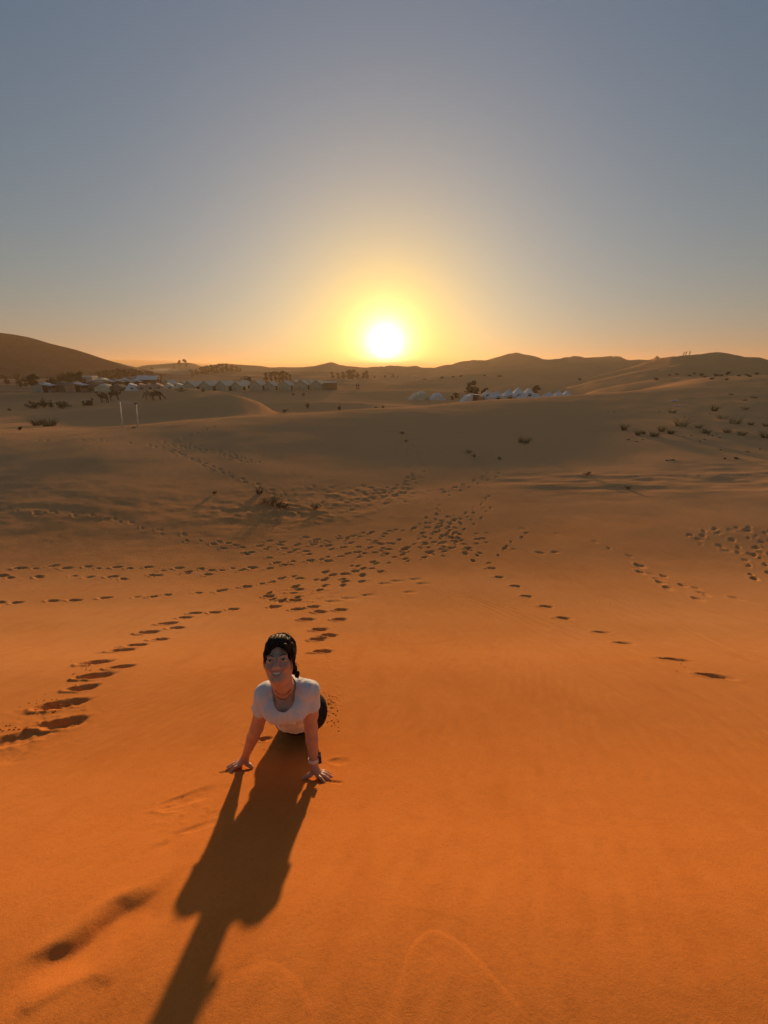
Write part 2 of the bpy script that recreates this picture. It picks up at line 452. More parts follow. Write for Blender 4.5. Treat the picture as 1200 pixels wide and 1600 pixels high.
def ring_line(poly, width, amp, kind='step'):
    """shallow crease or groove following a picture polyline"""
    P = np.array([hit(*p)[:2] for p in poly])
    n = 60
    t = np.linspace(0, 1, n); cum = np.concatenate(([0], np.cumsum(np.hypot(*np.diff(P, axis=0).T)))); cum /= cum[-1]
    Q = np.stack((pchip(cum, P[:, 0], t), pchip(cum, P[:, 1], t)), 1)
    r = np.hypot(Q[:, 0], Q[:, 1]); th = np.degrees(np.arctan2(Q[:, 0], Q[:, 1]))
    i0, i1 = np.searchsorted(RAD, [r.min()-5*width, r.max()+5*width])
    dth = math.degrees(5*width/r.min())
    j0 = int(np.clip((th.min()-dth+TH_MAX)/D_TH, 0, N_IN-1)); j1 = int(np.clip((th.max()+dth+TH_MAX)/D_TH+1, 0, N_IN))
    w = (slice(i0, i1), slice(j0, j1))
    X = TX[w]; Y = TY[w]
    best = np.full(X.shape, 1e9); sgn = np.zeros(X.shape); along = np.zeros(X.shape)
    for k in range(n-1):
        a = Q[k]; d = Q[k+1]-a; L2 = max(d@d, 1e-12)
        f = np.clip(((X-a[0])*d[0]+(Y-a[1])*d[1])/L2, 0, 1)
        ex = X-a[0]-f*d[0]; ey = Y-a[1]-f*d[1]
        dd = np.hypot(ex, ey); m = dd < best
        best[m] = dd[m]; sgn[m] = np.sign(d[0]*ey-d[1]*ex)[m]; along[m] = (k+f[m])/(n-1)
    fade = sstep(0, .15, along)*sstep(1, .8, along)
    if kind == 'groove': dz = -amp*np.exp(-(best/width)**2)+0.4*amp*np.exp(-((best-2*width)/width)**2)
    elif kind == 'step': dz = amp*np.where(sgn > 0, np.exp(-best/(width*5)), np.exp(-(best/width)**2))
    else: dz = amp*np.where(sgn > 0, np.exp(-(best/(width*2.6))**2), np.exp(-(best/width)**2))
    TZ[w] += dz*fade

# the woman's own disturbance and slumps in the near slope
one(300, 1246, 60, L=0.30, W=0.12, depth=0.016, soft=1.35)
one(270, 1262, 75, L=0.16, W=0.07, depth=0.012, soft=1.3)
one(318, 1290, 60, L=0.22, W=0.05, depth=0.008, soft=1.5)
one(528, 1190, 95, L=0.16, W=0.09, depth=0.012, soft=1.2)
one(415, 1155, 80, L=0.13, W=0.07, depth=0.028)
one(432, 1168, 80, L=0.16, W=0.06, depth=0.015)
one(392, 1160, 80, L=0.10, W=0.06, depth=0.012)
def hollow(u1, v1, u2, v2, W, depth, **kw):
    p, q = hit(u1, v1), hit(u2, v2); d = q-p
    footprint((p[0]+q[0])/2, (p[1]+q[1])/2, math.atan2(d[0], d[1]), L=float(np.hypot(d[0], d[1]))/.78, W=W/.78, depth=depth/.62, **kw)
def trough(u1, v1, u2, v2, W, depth, steep=.8):
    """smooth slumped trough, steeper on its left side"""
    p, q = hit(u1, v1), hit(u2, v2); d = (q-p)[:2]; L = np.hypot(*d); d /= L
    w = dent_window((p[0]+q[0])/2, (p[1]+q[1])/2, L*.9)
    X = TX[w]-(p[0]+q[0])/2; Y = TY[w]-(p[1]+q[1])/2
    a_ = (X*d[0]+Y*d[1])/(L/2); b_ = X*d[1]-Y*d[0]+.012*np.sin(5*a_)+.010*fbm(X*9, Y*9, 2)
    prof = np.exp(-(b_/np.where(b_ > 0, W*steep, W*1.5))**2)
    TZ[w] += depth*(-prof+.25*np.exp(-((b_-W*1.1)/(W*.6))**2))*np.exp(-np.abs(a_)**3)
trough(245, 1390, 40, 1535, .06, .036)
trough(300, 1290, 240, 1330, .03, .006)
one(380, 1199, 80, L=.15, W=.12, depth=.010, soft=1.2, rim=.8)
one(498, 1214, 100, L=.16, W=.12, depth=.010, soft=1.2, rim=.8)
one(524, 1222, 100, L=.12, W=.03, depth=.012)
one(352, 1206, 70, L=.12, W=.03, depth=.012)
ring_line([(610, 1600), (622, 1530), (650, 1465), (676, 1450), (720, 1470), (770, 1520), (838, 1600)], 0.009, -0.0026, 'step')
ring_line([(340, 1540), (380, 1512), (425, 1500), (465, 1525), (500, 1590)], 0.012, -0.0017, 'step')
ring_line([(20, 1590), (80, 1550), (150, 1520), (190, 1530)], 0.02, 0.006, 'ridge')
# grooves dragged down the slope on the right
for k in range(7):
    o = k*9
    ring_line([(640+o*1.2, 905+o*.2), (760+o*1.5, 965-o*.1), (900+o*2, 1045-o*.5), (1040+o*2, 1130-o), (1190+o, 1225-o*1.6)], random.uniform(.02, .035), random.uniform(.002, .007), 'groove')
ring_line([(860, 880), (930, 925), (1040, 970), (1190, 1035)], .03, .008, 'groove')
ring_line([(800, 850), (860, 885), (935, 930)], .025, .010, 'groove')
ring_line([(600, 1004), (660, 1007), (710, 1001), (748, 994)], 0.006, -0.006, 'step')
# tracks
B = dict(L=.32, W=.16, depth=.070)
spread_prints([(-30, 941), (60, 940), (140, 936), (230, 932), (320, 926), (390, 917), (430, 908), (470, 897)], .42, .03, **B)
spread_prints([(-20, 902), (60, 902), (120, 901), (210, 901), (300, 898), (380, 889), (470, 881), (560, 868), (640, 855), (690, 838)], .40, .07, **B)
spread_prints([(20, 888), (100, 887), (190, 886), (280, 890), (360, 890), (440, 880), (540, 868), (620, 850)], .42, .07, **B)
spread_prints([(-20, 794), (60, 800), (110, 803), (170, 810), (230, 826), (310, 845), (400, 856), (500, 847), (600, 832), (690, 820), (720, 812)], .46, .08, **B)
spread_prints([(330, 850), (400, 862), (470, 852), (560, 838), (640, 826), (700, 808)], .46, .12, **B)
spread_prints([(380, 868), (450, 868), (540, 852), (620, 838)], .5, .16, **B)
spread_prints([(400, 850), (480, 842), (580, 834)], .5, .10, **B)
G = dict(L=.40, W=.19, depth=.09)
for (u, v, az, kw) in [(365, 952, 85, B), (335, 957, 85, B), (305, 958, 80, B), (262, 974, 75, G), (290, 965, 80, B), (275, 981, 75, B), (232, 988, 70, G), (251, 999, 75, B),
                       (215, 1008, 65, B), (192, 1016, 62, G), (152, 1035, 60, G), (190, 1042, 68, B), (152, 1056, 62, G), (130, 1075, 65, B)]:
    one(u, v, az, **kw)
one(-15, 1185, 60, L=.42, W=.24, depth=.030, soft=1.4); one(12, 1158, 58, L=.4, W=.2, depth=.028, soft=1.3)
one(98, 1101, 62, L=.46, W=.2, depth=.08); one(102, 1130, 70, L=.36, W=.21, depth=.085); one(30, 1152, 60, L=.4, W=.2, depth=.03, soft=1.3)
spread_prints([(560, 905), (520, 915), (470, 925), (425, 940), (430, 950)], .30, .14, **B)
spread_prints([(590, 888), (540, 902), (490, 915), (440, 928), (420, 938)], .34, .22, **B)
spread_prints([(640, 868), (590, 880), (545, 893), (500, 902), (455, 912)], .34, .2, **B)
for (u, v, az) in [(430, 948, 85), (462, 938, 80), (480, 968, 80), (500, 956, 85), (533, 953, 85), (500, 984, 80), (497, 999, 75), (531, 968, 85), (515, 993, 85), (505, 1018, 70), (490, 948, 80), (465, 952, 75), (420, 932, 85)]:
    one(u, v, az, L=.34, W=.2, depth=.085)
for (u, v) in [(520, 940), (545, 935), (575, 930), (620, 908), (660, 912), (650, 905), (640, 925), (600, 912)]:
    one(u, v, 88, L=.40, W=.2, depth=.03, soft=1.4)
spread_prints([(682, 788), (690, 803), (700, 822), (715, 845), (735, 868), (752, 880)], .38, .12, **B)
for (u, v) in [(768, 888), (780, 902), (806, 916), (824, 932), (853, 948), (881, 966)]: one(u, v, 100, L=.34, W=.18, depth=.07)
for (u, v) in [(940, 988), (975, 1005)]: one(u, v, 105, L=.34, W=.14, depth=.045)
for (u, v) in [(1057, 1031), (1118, 1057)]: one(u, v, 112, L=.42, W=.15, depth=.06)
spread_prints([(690, 838), (720, 812), (748, 790), (766, 774)], .44, .08, **B)
spread_prints([(766, 884), (785, 862), (802, 846), (830, 832)], .5, .05, **B)
spread_prints([(690, 782), (712, 764), (735, 756), (752, 748)], .5, .1, **B)
spread_prints([(800, 826), (840, 829), (875, 833), (910, 842), (945, 852), (975, 868)], .9, .05, L=.36, W=.18, depth=.05)
spread_prints([(800, 860), (850, 864), (888, 865)], .6, .05, L=.36, W=.18, depth=.04)
spread_prints([(985, 883), (1040, 908), (1090, 932), (1110, 938)], .34, .22, L=.36, W=.2, depth=.055, soft=1.2)
spread_prints([(1000, 890), (1060, 915), (1160, 938), (1210, 945)], .5, .1, L=.4, W=.2, depth=.028, soft=1.3)
spread_prints([(1075, 839), (1100, 833), (1140, 826), (1210, 827)], .32, .12, **B)
spread_prints([(1078, 842), (1110, 852), (1150, 862), (1210, 868)], .34, .10, **B)
spread_prints([(1150, 835), (1165, 850), (1170, 868), (1185, 885), (1200, 912)], .34, .2, **B)
spread_prints([(1185, 830), (1200, 850), (1195, 870)], .34, .2, **B)
# far slope tracks
Fp = dict(L=.44, W=.24, depth=.13)
spread_prints([(40, 689), (120, 687), (200, 690), (215, 694)], .8, .1, **Fp)
spread_prints([(225, 694), (265, 703), (300, 715), (340, 735), (380, 750), (420, 766), (450, 778)], .5, .12, **Fp)
spread_prints([(250, 690), (300, 694), (350, 707), (398, 723)], .45, .22, **Fp)
spread_prints([(270, 697), (320, 702), (360, 712), (396, 724)], .45, .2, **Fp)
spread_prints([(255, 700), (290, 683), (320, 671), (345, 664)], .6, .1, **Fp)
spread_prints([(640, 742), (640, 752), (628, 760), (612, 765), (590, 775)], .5, .25, **Fp)
spread_prints([(440, 785), (500, 790), (560, 782), (620, 772), (690, 762)], .4, .3, L=.42, W=.24, depth=.06)
spread_prints([(450, 795), (520, 797), (580, 785), (640, 778)], .42, .4, L=.42, W=.24, depth=.06)
spread_prints([(470, 745), (510, 765), (550, 778), (600, 780)], .5, .3, L=.42, W=.24, depth=.05)
spread_prints([(560, 762), (590, 770), (615, 772)], .25, .45, L=.45, W=.26, depth=.08)
spread_prints([(575, 768), (600, 776), (620, 768)], .25, .4, L=.45, W=.26, depth=.08)
spread_prints([(730, 720), (760, 731), (790, 738)], .6, .3, L=.42, W=.24, depth=.07)
spread_prints([(690, 838), (705, 828), (740, 836), (770, 838)], .35, .25, **B)
spread_prints([(640, 870), (670, 855), (700, 850), (720, 862)], .35, .3, **B)
spread_prints([(650, 840), (690, 852), (735, 850)], .35, .3, **B)
for tr in ([(450, 862), (540, 853), (630, 846), (690, 825), (725, 800)], [(520, 902), (600, 872), (680, 846), (740, 815), (765, 790)], [(590, 872), (640, 858), (700, 842), (760, 846)], [(560, 845), (620, 850), (670, 862), (690, 872)], [(655, 806), (690, 828), (720, 846), (760, 858)], [(640, 880), (670, 862), (720, 856), (745, 868)]):
    spread_prints(tr, .40, .14, **B)
spread_prints([(600, 775), (640, 758), (655, 735), (645, 710), (632, 690)], .55, .3, **Fp)
spread_prints([(700, 770), (735, 757), (765, 745), (790, 730)], .5, .25, **Fp)
# trampled and lumpy sand
def rough_patch(u, v, rx, ry, amp, sc, seed):
    p = hit(u, v); w = dent_window(p[0], p[1], max(rx, ry)*2.2)
    dx = (TX[w]-p[0])/rx; dy = (TY[w]-p[1])/ry
    m = np.exp(-(dx*dx+dy*dy))
    n = fbm(TX[w]*sc+seed, TY[w]*sc*1.2-seed, 3)
    TZ[w] += 0.42*amp*m*(np.maximum(n-.12, -.12))
rough_patch(440, 800, 3.0, 1.3, .16, 1.7, 3)
rough_patch(520, 775, 3.0, 1.5, .12, 1.8, 13)
rough_patch(600, 770, 2.2, 1.6, .10, 2.4, 23)
rough_patch(690, 700, 3.5, 2.0, .12, 1.6, 33)
rough_patch(470, 928, .9, .5, .05, 5, 43)
rough_patch(514, 1100, .10, .16, .035, 26, 53)
rough_patch(520, 1075, .14, .3, .012, 22, 63)
rough_patch(515, 1035, .22, .22, .02, 15, 73)
rough_patch(85, 1118, .25, .2, .03, 16, 83)
rough_patch(20, 1160, .35, .2, .02, 12, 93)
rough_patch(300, 1270, .2, .16, .012, 16, 103)
rough_patch(1110, 740, 5.0, .8, .05, 1.6, 113)
rough_patch(850, 715, 3.5, 1.0, .10, 1.5, 123)

verts = np.stack((TX, TY, TZ), -1).reshape(-1, 3)
ii, jj = np.meshgrid(np.arange(NR-1), np.arange(NTH), indexing='ij')
j2 = (jj+1) % NTH
quads = np.stack((ii*NTH+jj, (ii+1)*NTH+jj, (ii+1)*NTH+j2, ii*NTH+j2), -1).reshape(-1, 4)[:, ::-1]
me = mesh_np('sand_dunes', verts, quads)
# share of stony ground on the plain beyond the dunes
rr = np.hypot(TX, TY)
gr = sstep(95, 130, rr)*sstep(.2, -.35, TX/np.maximum(TY, 1)+.12*fbm(TX/60, TY/60, 2))*(TZ < -5.0)
gr = np.clip(gr*(0.75+.6*fbm(TX/35, TY/18, 3)), 0, 1)
at = me.attributes.new('gravel', 'FLOAT', 'POINT')
at.data.foreach_set('value', gr.ravel().astype(np.float32))

def sand_material():
    t = NT('sand', 0.95, 0.0)
    v = t.coords('Object')
    big = t.ramp(t.noise(v, 0.35, 3), 0.3, 0.7)
    c = t.mix(big, (0.62, 0.262, 0.082), (0.68, 0.30, 0.105))
    streak = t.noise(t.coords('Object', (3.2, 0.9, 1), (0, 0, R(-25))), 1.6, 5)
    c = t.mix(t.math('MULTIPLY', t.ramp(streak, .45, .75), .22), c, (0.48, 0.18, 0.055))
    grain = t.noise(v, 420.0, 2, .7)
    c = t.mix(t.math('MULTIPLY', t.ramp(grain, .52, .74), .42), c, (0.20, 0.075, 0.028))
    grain2 = t.noise(v, 300.0, 2, .7)
    c = t.mix(t.math('MULTIPLY', t.ramp(grain2, .56, .76), .30), c, (0.78, 0.42, 0.18))
    mott = t.noise(v, 75.0, 5, .65)
    c = t.mix(t.math('MULTIPLY', t.ramp(mott, .46, .72), .24), c, (0.40, 0.145, 0.042))
    mott2 = t.noise(t.coords('Object', (1, .5, 1), (0, 0, R(30))), 9.0, 5, .6)
    c = t.mix(t.math('MULTIPLY', t.ramp(mott2, .45, .75), .22), c, (0.74, 0.36, 0.14))
    # glow veil and sky light put into the sand colour: redder near, paler afar
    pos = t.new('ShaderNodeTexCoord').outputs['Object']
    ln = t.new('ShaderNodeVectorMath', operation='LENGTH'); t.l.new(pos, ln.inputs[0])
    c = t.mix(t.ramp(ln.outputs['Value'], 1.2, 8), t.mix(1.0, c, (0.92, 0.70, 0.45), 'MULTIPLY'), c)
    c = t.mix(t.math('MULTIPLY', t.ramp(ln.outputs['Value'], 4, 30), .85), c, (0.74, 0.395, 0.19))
    g = t.new('ShaderNodeAttribute'); g.attribute_name = 'gravel'
    gn = t.noise(v, 0.5, 4)
    c = t.mix(t.math('MULTIPLY', g.outputs['Fac'], .9), c, t.mix(gn, (0.13, 0.10, 0.075), (0.30, 0.21, 0.14)))
    t.color(c)
    # wind ripples about nine centimetres apart in drifting patches, then grain
    rp = t.coords('Object', (1, 1, 1), (0, 0, R(22)))
    wv = t.new('ShaderNodeTexWave'); wv.wave_type = 'BANDS'; wv.bands_direction = 'X'; wv.wave_profile = 'SIN'
    t.l.new(rp, wv.inputs['Vector'])
    t.set(wv, Scale=3.4, Distortion=4.5, Detail=2.0, Detail_Scale=0.9)
    leftx = t.new('ShaderNodeSeparateXYZ'); t.l.new(pos, leftx.inputs[0])
    side = t.math('MULTIPLY', t.ramp(leftx.outputs['X'], 0.5, -3.5), t.ramp(leftx.outputs['Y'], 5.5, 9.5))
    patch = t.math('ADD', t.math('MULTIPLY', t.ramp(t.noise(v, .8, 3), .42, .62), .09), t.math('MULTIPLY', side, .75))
    rip = t.math('MULTIPLY', wv.outputs['Fac'], patch)
    n1 = t.bump(rip, 0.9, 0.016)
    n2 = t.bump(t.noise(v, 7.0, 4, .55), 0.5, 0.010, n1)
    n2b = t.bump(t.noise(v, 85.0, 4, .65), 0.5, 0.0024, n2)
    n3 = t.bump(t.noise(v, 260.0, 3, .7), 0.6, 0.0018, n2b)
    t.normal(n3)
    return t.m
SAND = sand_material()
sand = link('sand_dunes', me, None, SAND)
tag(sand, 'orange sand dunes with footprint tracks running to the far camps', None, None, 'structure')
del sand['label']
# ------------------------------------------------------------------ implicit bodies: tapered capsules and ellipsoids blended, then meshed
class Field:
    def __init__(self, lo, hi, h):
        self.lo = np.array(lo, float); self.h = h
        self.n = np.ceil((np.array(hi)-self.lo)/h).astype(int)+1
        self.d = np.full(self.n, 0.08 if h < 0.01 else 1.0, np.float32)
        self.big = 0.08 if h < 0.01 else 1.0
    def _win(self, lo, hi, m):
        a = np.clip(np.floor((np.asarray(lo)-m-self.lo)/self.h).astype(int), 0, self.n)
        b = np.clip(np.ceil((np.asarray(hi)+m-self.lo)/self.h).astype(int)+1, 0, self.n)
        sl = tuple(slice(i, j) for i, j in zip(a, b))
        ax = [self.lo[k]+self.h*np.arange(a[k], b[k], dtype=np.float32) for k in range(3)]
        return sl, ax[0][:, None, None], ax[1][None, :, None], ax[2][None, None, :]
    def _merge(self, sl, d, k, op='add'):
        a = self.d[sl]
        if op == 'add':
            if k > 0:
                h = np.maximum(k-np.abs(a-d), 0)/k
                self.d[sl] = np.minimum(a, d)-h*h*k*0.25
            else: self.d[sl] = np.minimum(a, d)
        else:
            if k > 0:
                h = np.maximum(k-np.abs(a+d), 0)/k
                self.d[sl] = np.maximum(a, -d)+h*h*k*0.25
            else: self.d[sl] = np.maximum(a, -d)
    def cap(self, a, b, ra, rb, k=0.02, op='add', flat=None):
        a = np.asarray(a, float); b = np.asarray(b, float); r = max(ra, rb)
        sl, X, Y, Z = self._win(np.minimum(a, b)-r, np.maximum(a, b)+r, k+self.h*2)
        ab = b-a; L2 = max(ab@ab, 1e-12)
        t = np.clip(((X-a[0])*ab[0]+(Y-a[1])*ab[1]+(Z-a[2])*ab[2])/L2, 0, 1)
        px = X-a[0]-t*ab[0]; py = Y-a[1]-t*ab[1]; pz = Z-a[2]-t*ab[2]
        q = px*px+py*py+pz*pz
        if flat is not None:            # squash across a direction: (unit vector, factor > 1)
            n, f = flat
            pn = px*n[0]+py*n[1]+pz*n[2]
            q = q+pn*pn*(f*f-1)
        self._merge(sl, np.sqrt(q)-(ra+(rb-ra)*t), k, op)
    def chain(self, pts, rs, k=0.02, op='add', flat=None):
        for i in range(len(pts)-1): self.cap(pts[i], pts[i+1], rs[i], rs[i+1], k, op, flat)
    def ell(self, c, rad, M=None, k=0.02, op='add'):
        c = np.asarray(c, float); rad = np.asarray(rad, float); r = rad.max()
        sl, X, Y, Z = self._win(c-r, c+r, k+self.h*2)
        dx, dy, dz = X-c[0], Y-c[1], Z-c[2]
        if M is None: u, v, w = dx, dy, dz
        else:
            M = np.asarray(M)           # columns: local axes in world
            u = dx*M[0, 0]+dy*M[1, 0]+dz*M[2, 0]; v = dx*M[0, 1]+dy*M[1, 1]+dz*M[2, 1]; w = dx*M[0, 2]+dy*M[1, 2]+dz*M[2, 2]
        k0 = np.sqrt((u/rad[0])**2+(v/rad[1])**2+(w/rad[2])**2)
        k1 = np.sqrt((u/rad[0]**2)**2+(v/rad[1]**2)**2+(w/rad[2]**2)**2)+1e-9
        self._merge(sl, k0*(k0-1)/k1, k, op)
    def half(self, p, n, keep_box=None):
        """cut away everything on the side the normal n points to (inside keep_box only)"""
        lo, hi = keep_box if keep_box else (self.lo, self.lo+self.n*self.h)
        sl, X, Y, Z = self._win(lo, hi, 0)
        n = np.asarray(n, float); n = n/np.linalg.norm(n)
        self.d[sl] = np.maximum(self.d[sl], (X-p[0])*n[0]+(Y-p[1])*n[1]+(Z-p[2])*n[2])
    def add_noise(self, fn):
        sl, X, Y, Z = self._win(self.lo, self.lo+self.n*self.h, 0)
        m = np.abs(self.d) < self.h*5
        i, j, k = np.nonzero(m)
        self.d[m] += fn(X[i, 0, 0], Y[0, j, 0], Z[0, 0, k]).astype(np.float32)
    def mesh(self, name, origin=(0, 0, 0)):
        d = self.d
        for ax in range(3):
            s = [slice(None)]*3
            for e in (0, -1):
                s[ax] = e; d[tuple(s)] = np.maximum(d[tuple(s)], self.h)
        ins = d < 0
        c = np.zeros(self.n-1, np.int8)
        for i in (0, 1):
            for j in (0, 1):
                for k in (0, 1):
                    c += ins[i:self.n[0]-1+i, j:self.n[1]-1+j, k:self.n[2]-1+k]
        act = (c > 0) & (c < 8)
        I, J, K = np.nonzero(act)
        idx = np.full(self.n-1, -1, np.int32); idx[I, J, K] = np.arange(len(I))
        acc = np.zeros((len(I), 3)); cnt = np.zeros(len(I))
        for ax in range(3):
            o1, o2 = [x for x in range(3) if x != ax]
            for e1 in (0, 1):
                for e2 in (0, 1):
                    off = [0, 0, 0]; off[o1] = e1; off[o2] = e2
                    a = d[I+off[0], J+off[1], K+off[2]]
                    off2 = list(off); off2[ax] = 1
                    b = d[I+off2[0], J+off2[1], K+off2[2]]
                    m = (a < 0) != (b < 0)
                    t = np.where(m, a/np.where(m, a-b, 1), 0)
                    p = np.zeros((len(I), 3)); p[:, o1] = e1; p[:, o2] = e2; p[:, ax] = t
                    acc[m] += p[m]; cnt[m] += 1
        V = self.lo+(np.stack((I, J, K), 1)+acc/cnt[:, None])*self.h-np.asarray(origin)
        F = []
        for ax in range(3):
            o1, o2 = [(1, 2), (2, 0), (0, 1)][ax]
            s0 = [slice(1, -1)]*3; s1 = [slice(1, -1)]*3
            s0[ax] = slice(0, -1); s1[ax] = slice(1, None)
            A = ins[tuple(s0)]; B = ins[tuple(s1)]
            i, j, k = np.nonzero(A != B)
            base = np.stack((i, j, k), 1); base[:, o1] += 1; base[:, o2] += 1
            fl = A[i, j, k]
            def cell(e1, e2):
                q = base.copy(); q[:, o1] -= e1; q[:, o2] -= e2
                return idx[q[:, 0], q[:, 1], q[:, 2]]
            q = np.stack((cell(1, 1), cell(0, 1), cell(0, 0), cell(1, 0)), 1)
            q[~fl] = q[~fl][:, ::-1]
            F.append(q)
        F = np.concatenate(F)
        F = F[(F >= 0).all(1)]
        return mesh_np(name, V, F)
def relax(o, n=4, f=0.5):
    m = o.modifiers.new('smooth', 'SMOOTH'); m.iterations = n; m.factor = f
def tube_mesh(name, paths, sides=6, closed=False):
    """paths: list of (points, radii); round tubes with closed ends"""
    V = []; F = []
    for pts, rs in paths:
        pts = np.asarray(pts, float); n = len(pts); b0 = len(V)
        T = np.gradient(pts, axis=0); T /= np.linalg.norm(T, axis=1)[:, None]+1e-12
        ref = np.array([0, 0, 1.0]) if abs(T[0][2]) < .9 else np.array([1.0, 0, 0])
        for i in range(n):
            a = np.cross(T[i], ref); a /= np.linalg.norm(a)+1e-12; b = np.cross(T[i], a); ref = np.cross(a, T[i])
            for s in range(sides):
                w = 2*np.pi*s/sides
                V.append(pts[i]+rs[i]*(math.cos(w)*a+math.sin(w)*b))
        for i in range(n-1):
            for s in range(sides):
                s2 = (s+1) % sides
                F.append((b0+i*sides+s, b0+i*sides+s2, b0+(i+1)*sides+s2, b0+(i+1)*sides+s))
        V.append(pts[0]); V.append(pts[-1]); e = len(V)
        for s in range(sides):
            s2 = (s+1) % sides
            F.append((e-2, b0+s2, b0+s)); F.append((e-1, b0+(n-1)*sides+s, b0+(n-1)*sides+s2))
    me = bpy.data.meshes.new(name); me.from_pydata([tuple(v) for v in V], [], F); me.update()
    me.polygons.foreach_set('use_smooth', np.ones(len(F), bool)); return me

# ------------------------------------------------------------------ the woman in the foreground
def mat_skin():
    t = NT('skin', 0.5, 0.4)
    v = t.coords('Object')
    c = t.mix(t.ramp(t.noise(v, 22, 3), .3, .7), (0.58, 0.305, 0.205), (0.66, 0.365, 0.25))
    a = t.new('ShaderNodeAttribute'); a.attribute_name = 'flush'
    c = t.mix(a.outputs['Fac'], c, (0.50, 0.17, 0.135))
    t.color(c)
    t.b.inputs['Subsurface Weight'].default_value = 0.12
    t.b.inputs['Subsurface Radius'].default_value = (0.010, 0.004, 0.002)
    t.normal(t.bump(t.noise(v, 420, 2), 0.25, 0.0008))
    return t.m
def mat_cloth(name, c1, c2, rough=.9, scale=900, bump=.0006, fold=0.0):
    t = NT(name, rough, .15)
    v = t.coords('Object')
    c = t.mix(t.ramp(t.noise(v, 9, 3), .35, .65), c1, c2)
    t.color(c)
    n = t.bump(t.noise(v, scale, 2), .5, bump)
    if fold: n = t.bump(t.noise(t.coords('Object', (1, 1, .45), (R(20), R(25), 0)), 17, 3, .5, 1.2), .8, fold, n)
    t.normal(n)
    t.b.inputs['Sheen Weight'].default_value = 0.15
    return t.m
def mat_hair():
    t = NT('hair', 0.6, .15)
    v = t.coords('Object', (1, 1, .22))
    f = t.ramp(t.noise(v, 160, 3, .6), .35, .7)
    t.color(t.mix(f, (0.006, 0.004, 0.003), (0.030, 0.017, 0.011)))
    t.normal(t.bump(t.noise(v, 170, 3, .6), .35, .003))
    return t.m
SKIN, HAIR = mat_skin(), mat_hair()
WHITE_T = mat_cloth('white_cotton', (0.78, 0.77, 0.78), (0.70, 0.70, 0.72), fold=.012)
BLACK_L = mat_cloth('black_leggings', (0.010, 0.010, 0.012), (0.014, 0.014, 0.016), .85)
BLACK_L.node_tree.nodes['Principled BSDF'].inputs['Sheen Weight'].default_value = 0.0

P = world_pt
gL = hit(383, 1196); gR = hit(492, 1212)          # ground under the two palms (picture left and right)
SHL, SHR = P(416, 1086, 2.10), P(481, 1080, 2.10)
WRL = gL+np.array([0.006, 0.012, 0.062]); WRR = gR+np.array([-0.002, 0.015, 0.064])
ELL, ELR = P(401, 1138, 2.17), P(486, 1138, 2.155)
NECK = P(446, 1079, 2.11)
# head frame: x to her left (picture right), y out of the face, z to the crown
HC = P(436.5, 1034, 1.955)
f = -HC/np.linalg.norm(HC)                        # she looks into the camera
f = f+np.array([-0.15, 0, 0.0]); f /= np.linalg.norm(f)
up = np.array([0.03, 0.30, 1.0]); up -= f*(up@f); up /= np.linalg.norm(up)
rx = np.cross(f, up); rx = -rx if rx[0] < 0 else rx
roll = R(4); rx, up = rx*math.cos(roll)+up*math.sin(roll), up*math.cos(roll)-rx*math.sin(roll)
HM = np.stack((rx, f, up), 1)
HS = 0.96
def H(x, y, z): return HC+HM@np.array([x, y, z])*HS

B0 = np.array([-0.62, 1.60, float(ground0(-0.62, 1.60))])
person = empty('person', tuple(B0))
tag(person, 'woman in a white T-shirt and black leggings in upward dog pose on the orange dune', 'person')

def torso(F, grow=0.0, k=0.05):
    e = lambda c, r, M, kk=k: F.ell(c, np.array(r)+grow, M, kk)
    # body axes: chest faces the camera and down
    ax = (SHR-SHL)/np.linalg.norm(SHR-SHL)
    spine = NECK-HIP; spine /= np.linalg.norm(spine)
    n = np.cross(ax, spine); n /= np.linalg.norm(n)
    if n[1] > 0: n = -n
    M = np.stack((ax, n, spine), 1)
    up_c = NECK-spine*0.085+n*0.0
    e(up_c, (.125, .080, .10), M)
    e(NECK-spine*.19+n*.02, (.122, .090, .12), M)
    e(NECK-spine*.31+n*.03, (.122, .090, .13), M)
    e(HIP+spine*.11+n*.025, (.136, .098, .14), M)
    return ax, n, spine, M
HIP = P(468, 1117, 2.60)
AX = (SHR-SHL)/np.linalg.norm(SHR-SHL)
SPINE = (NECK-HIP)/np.linalg.norm(NECK-HIP)
TN = np.cross(AX, SPINE); TN /= np.linalg.norm(TN)
if TN[1] > 0: TN = -TN
BUST = [P(434, 1107, 2.075), P(462, 1106, 2.075)]
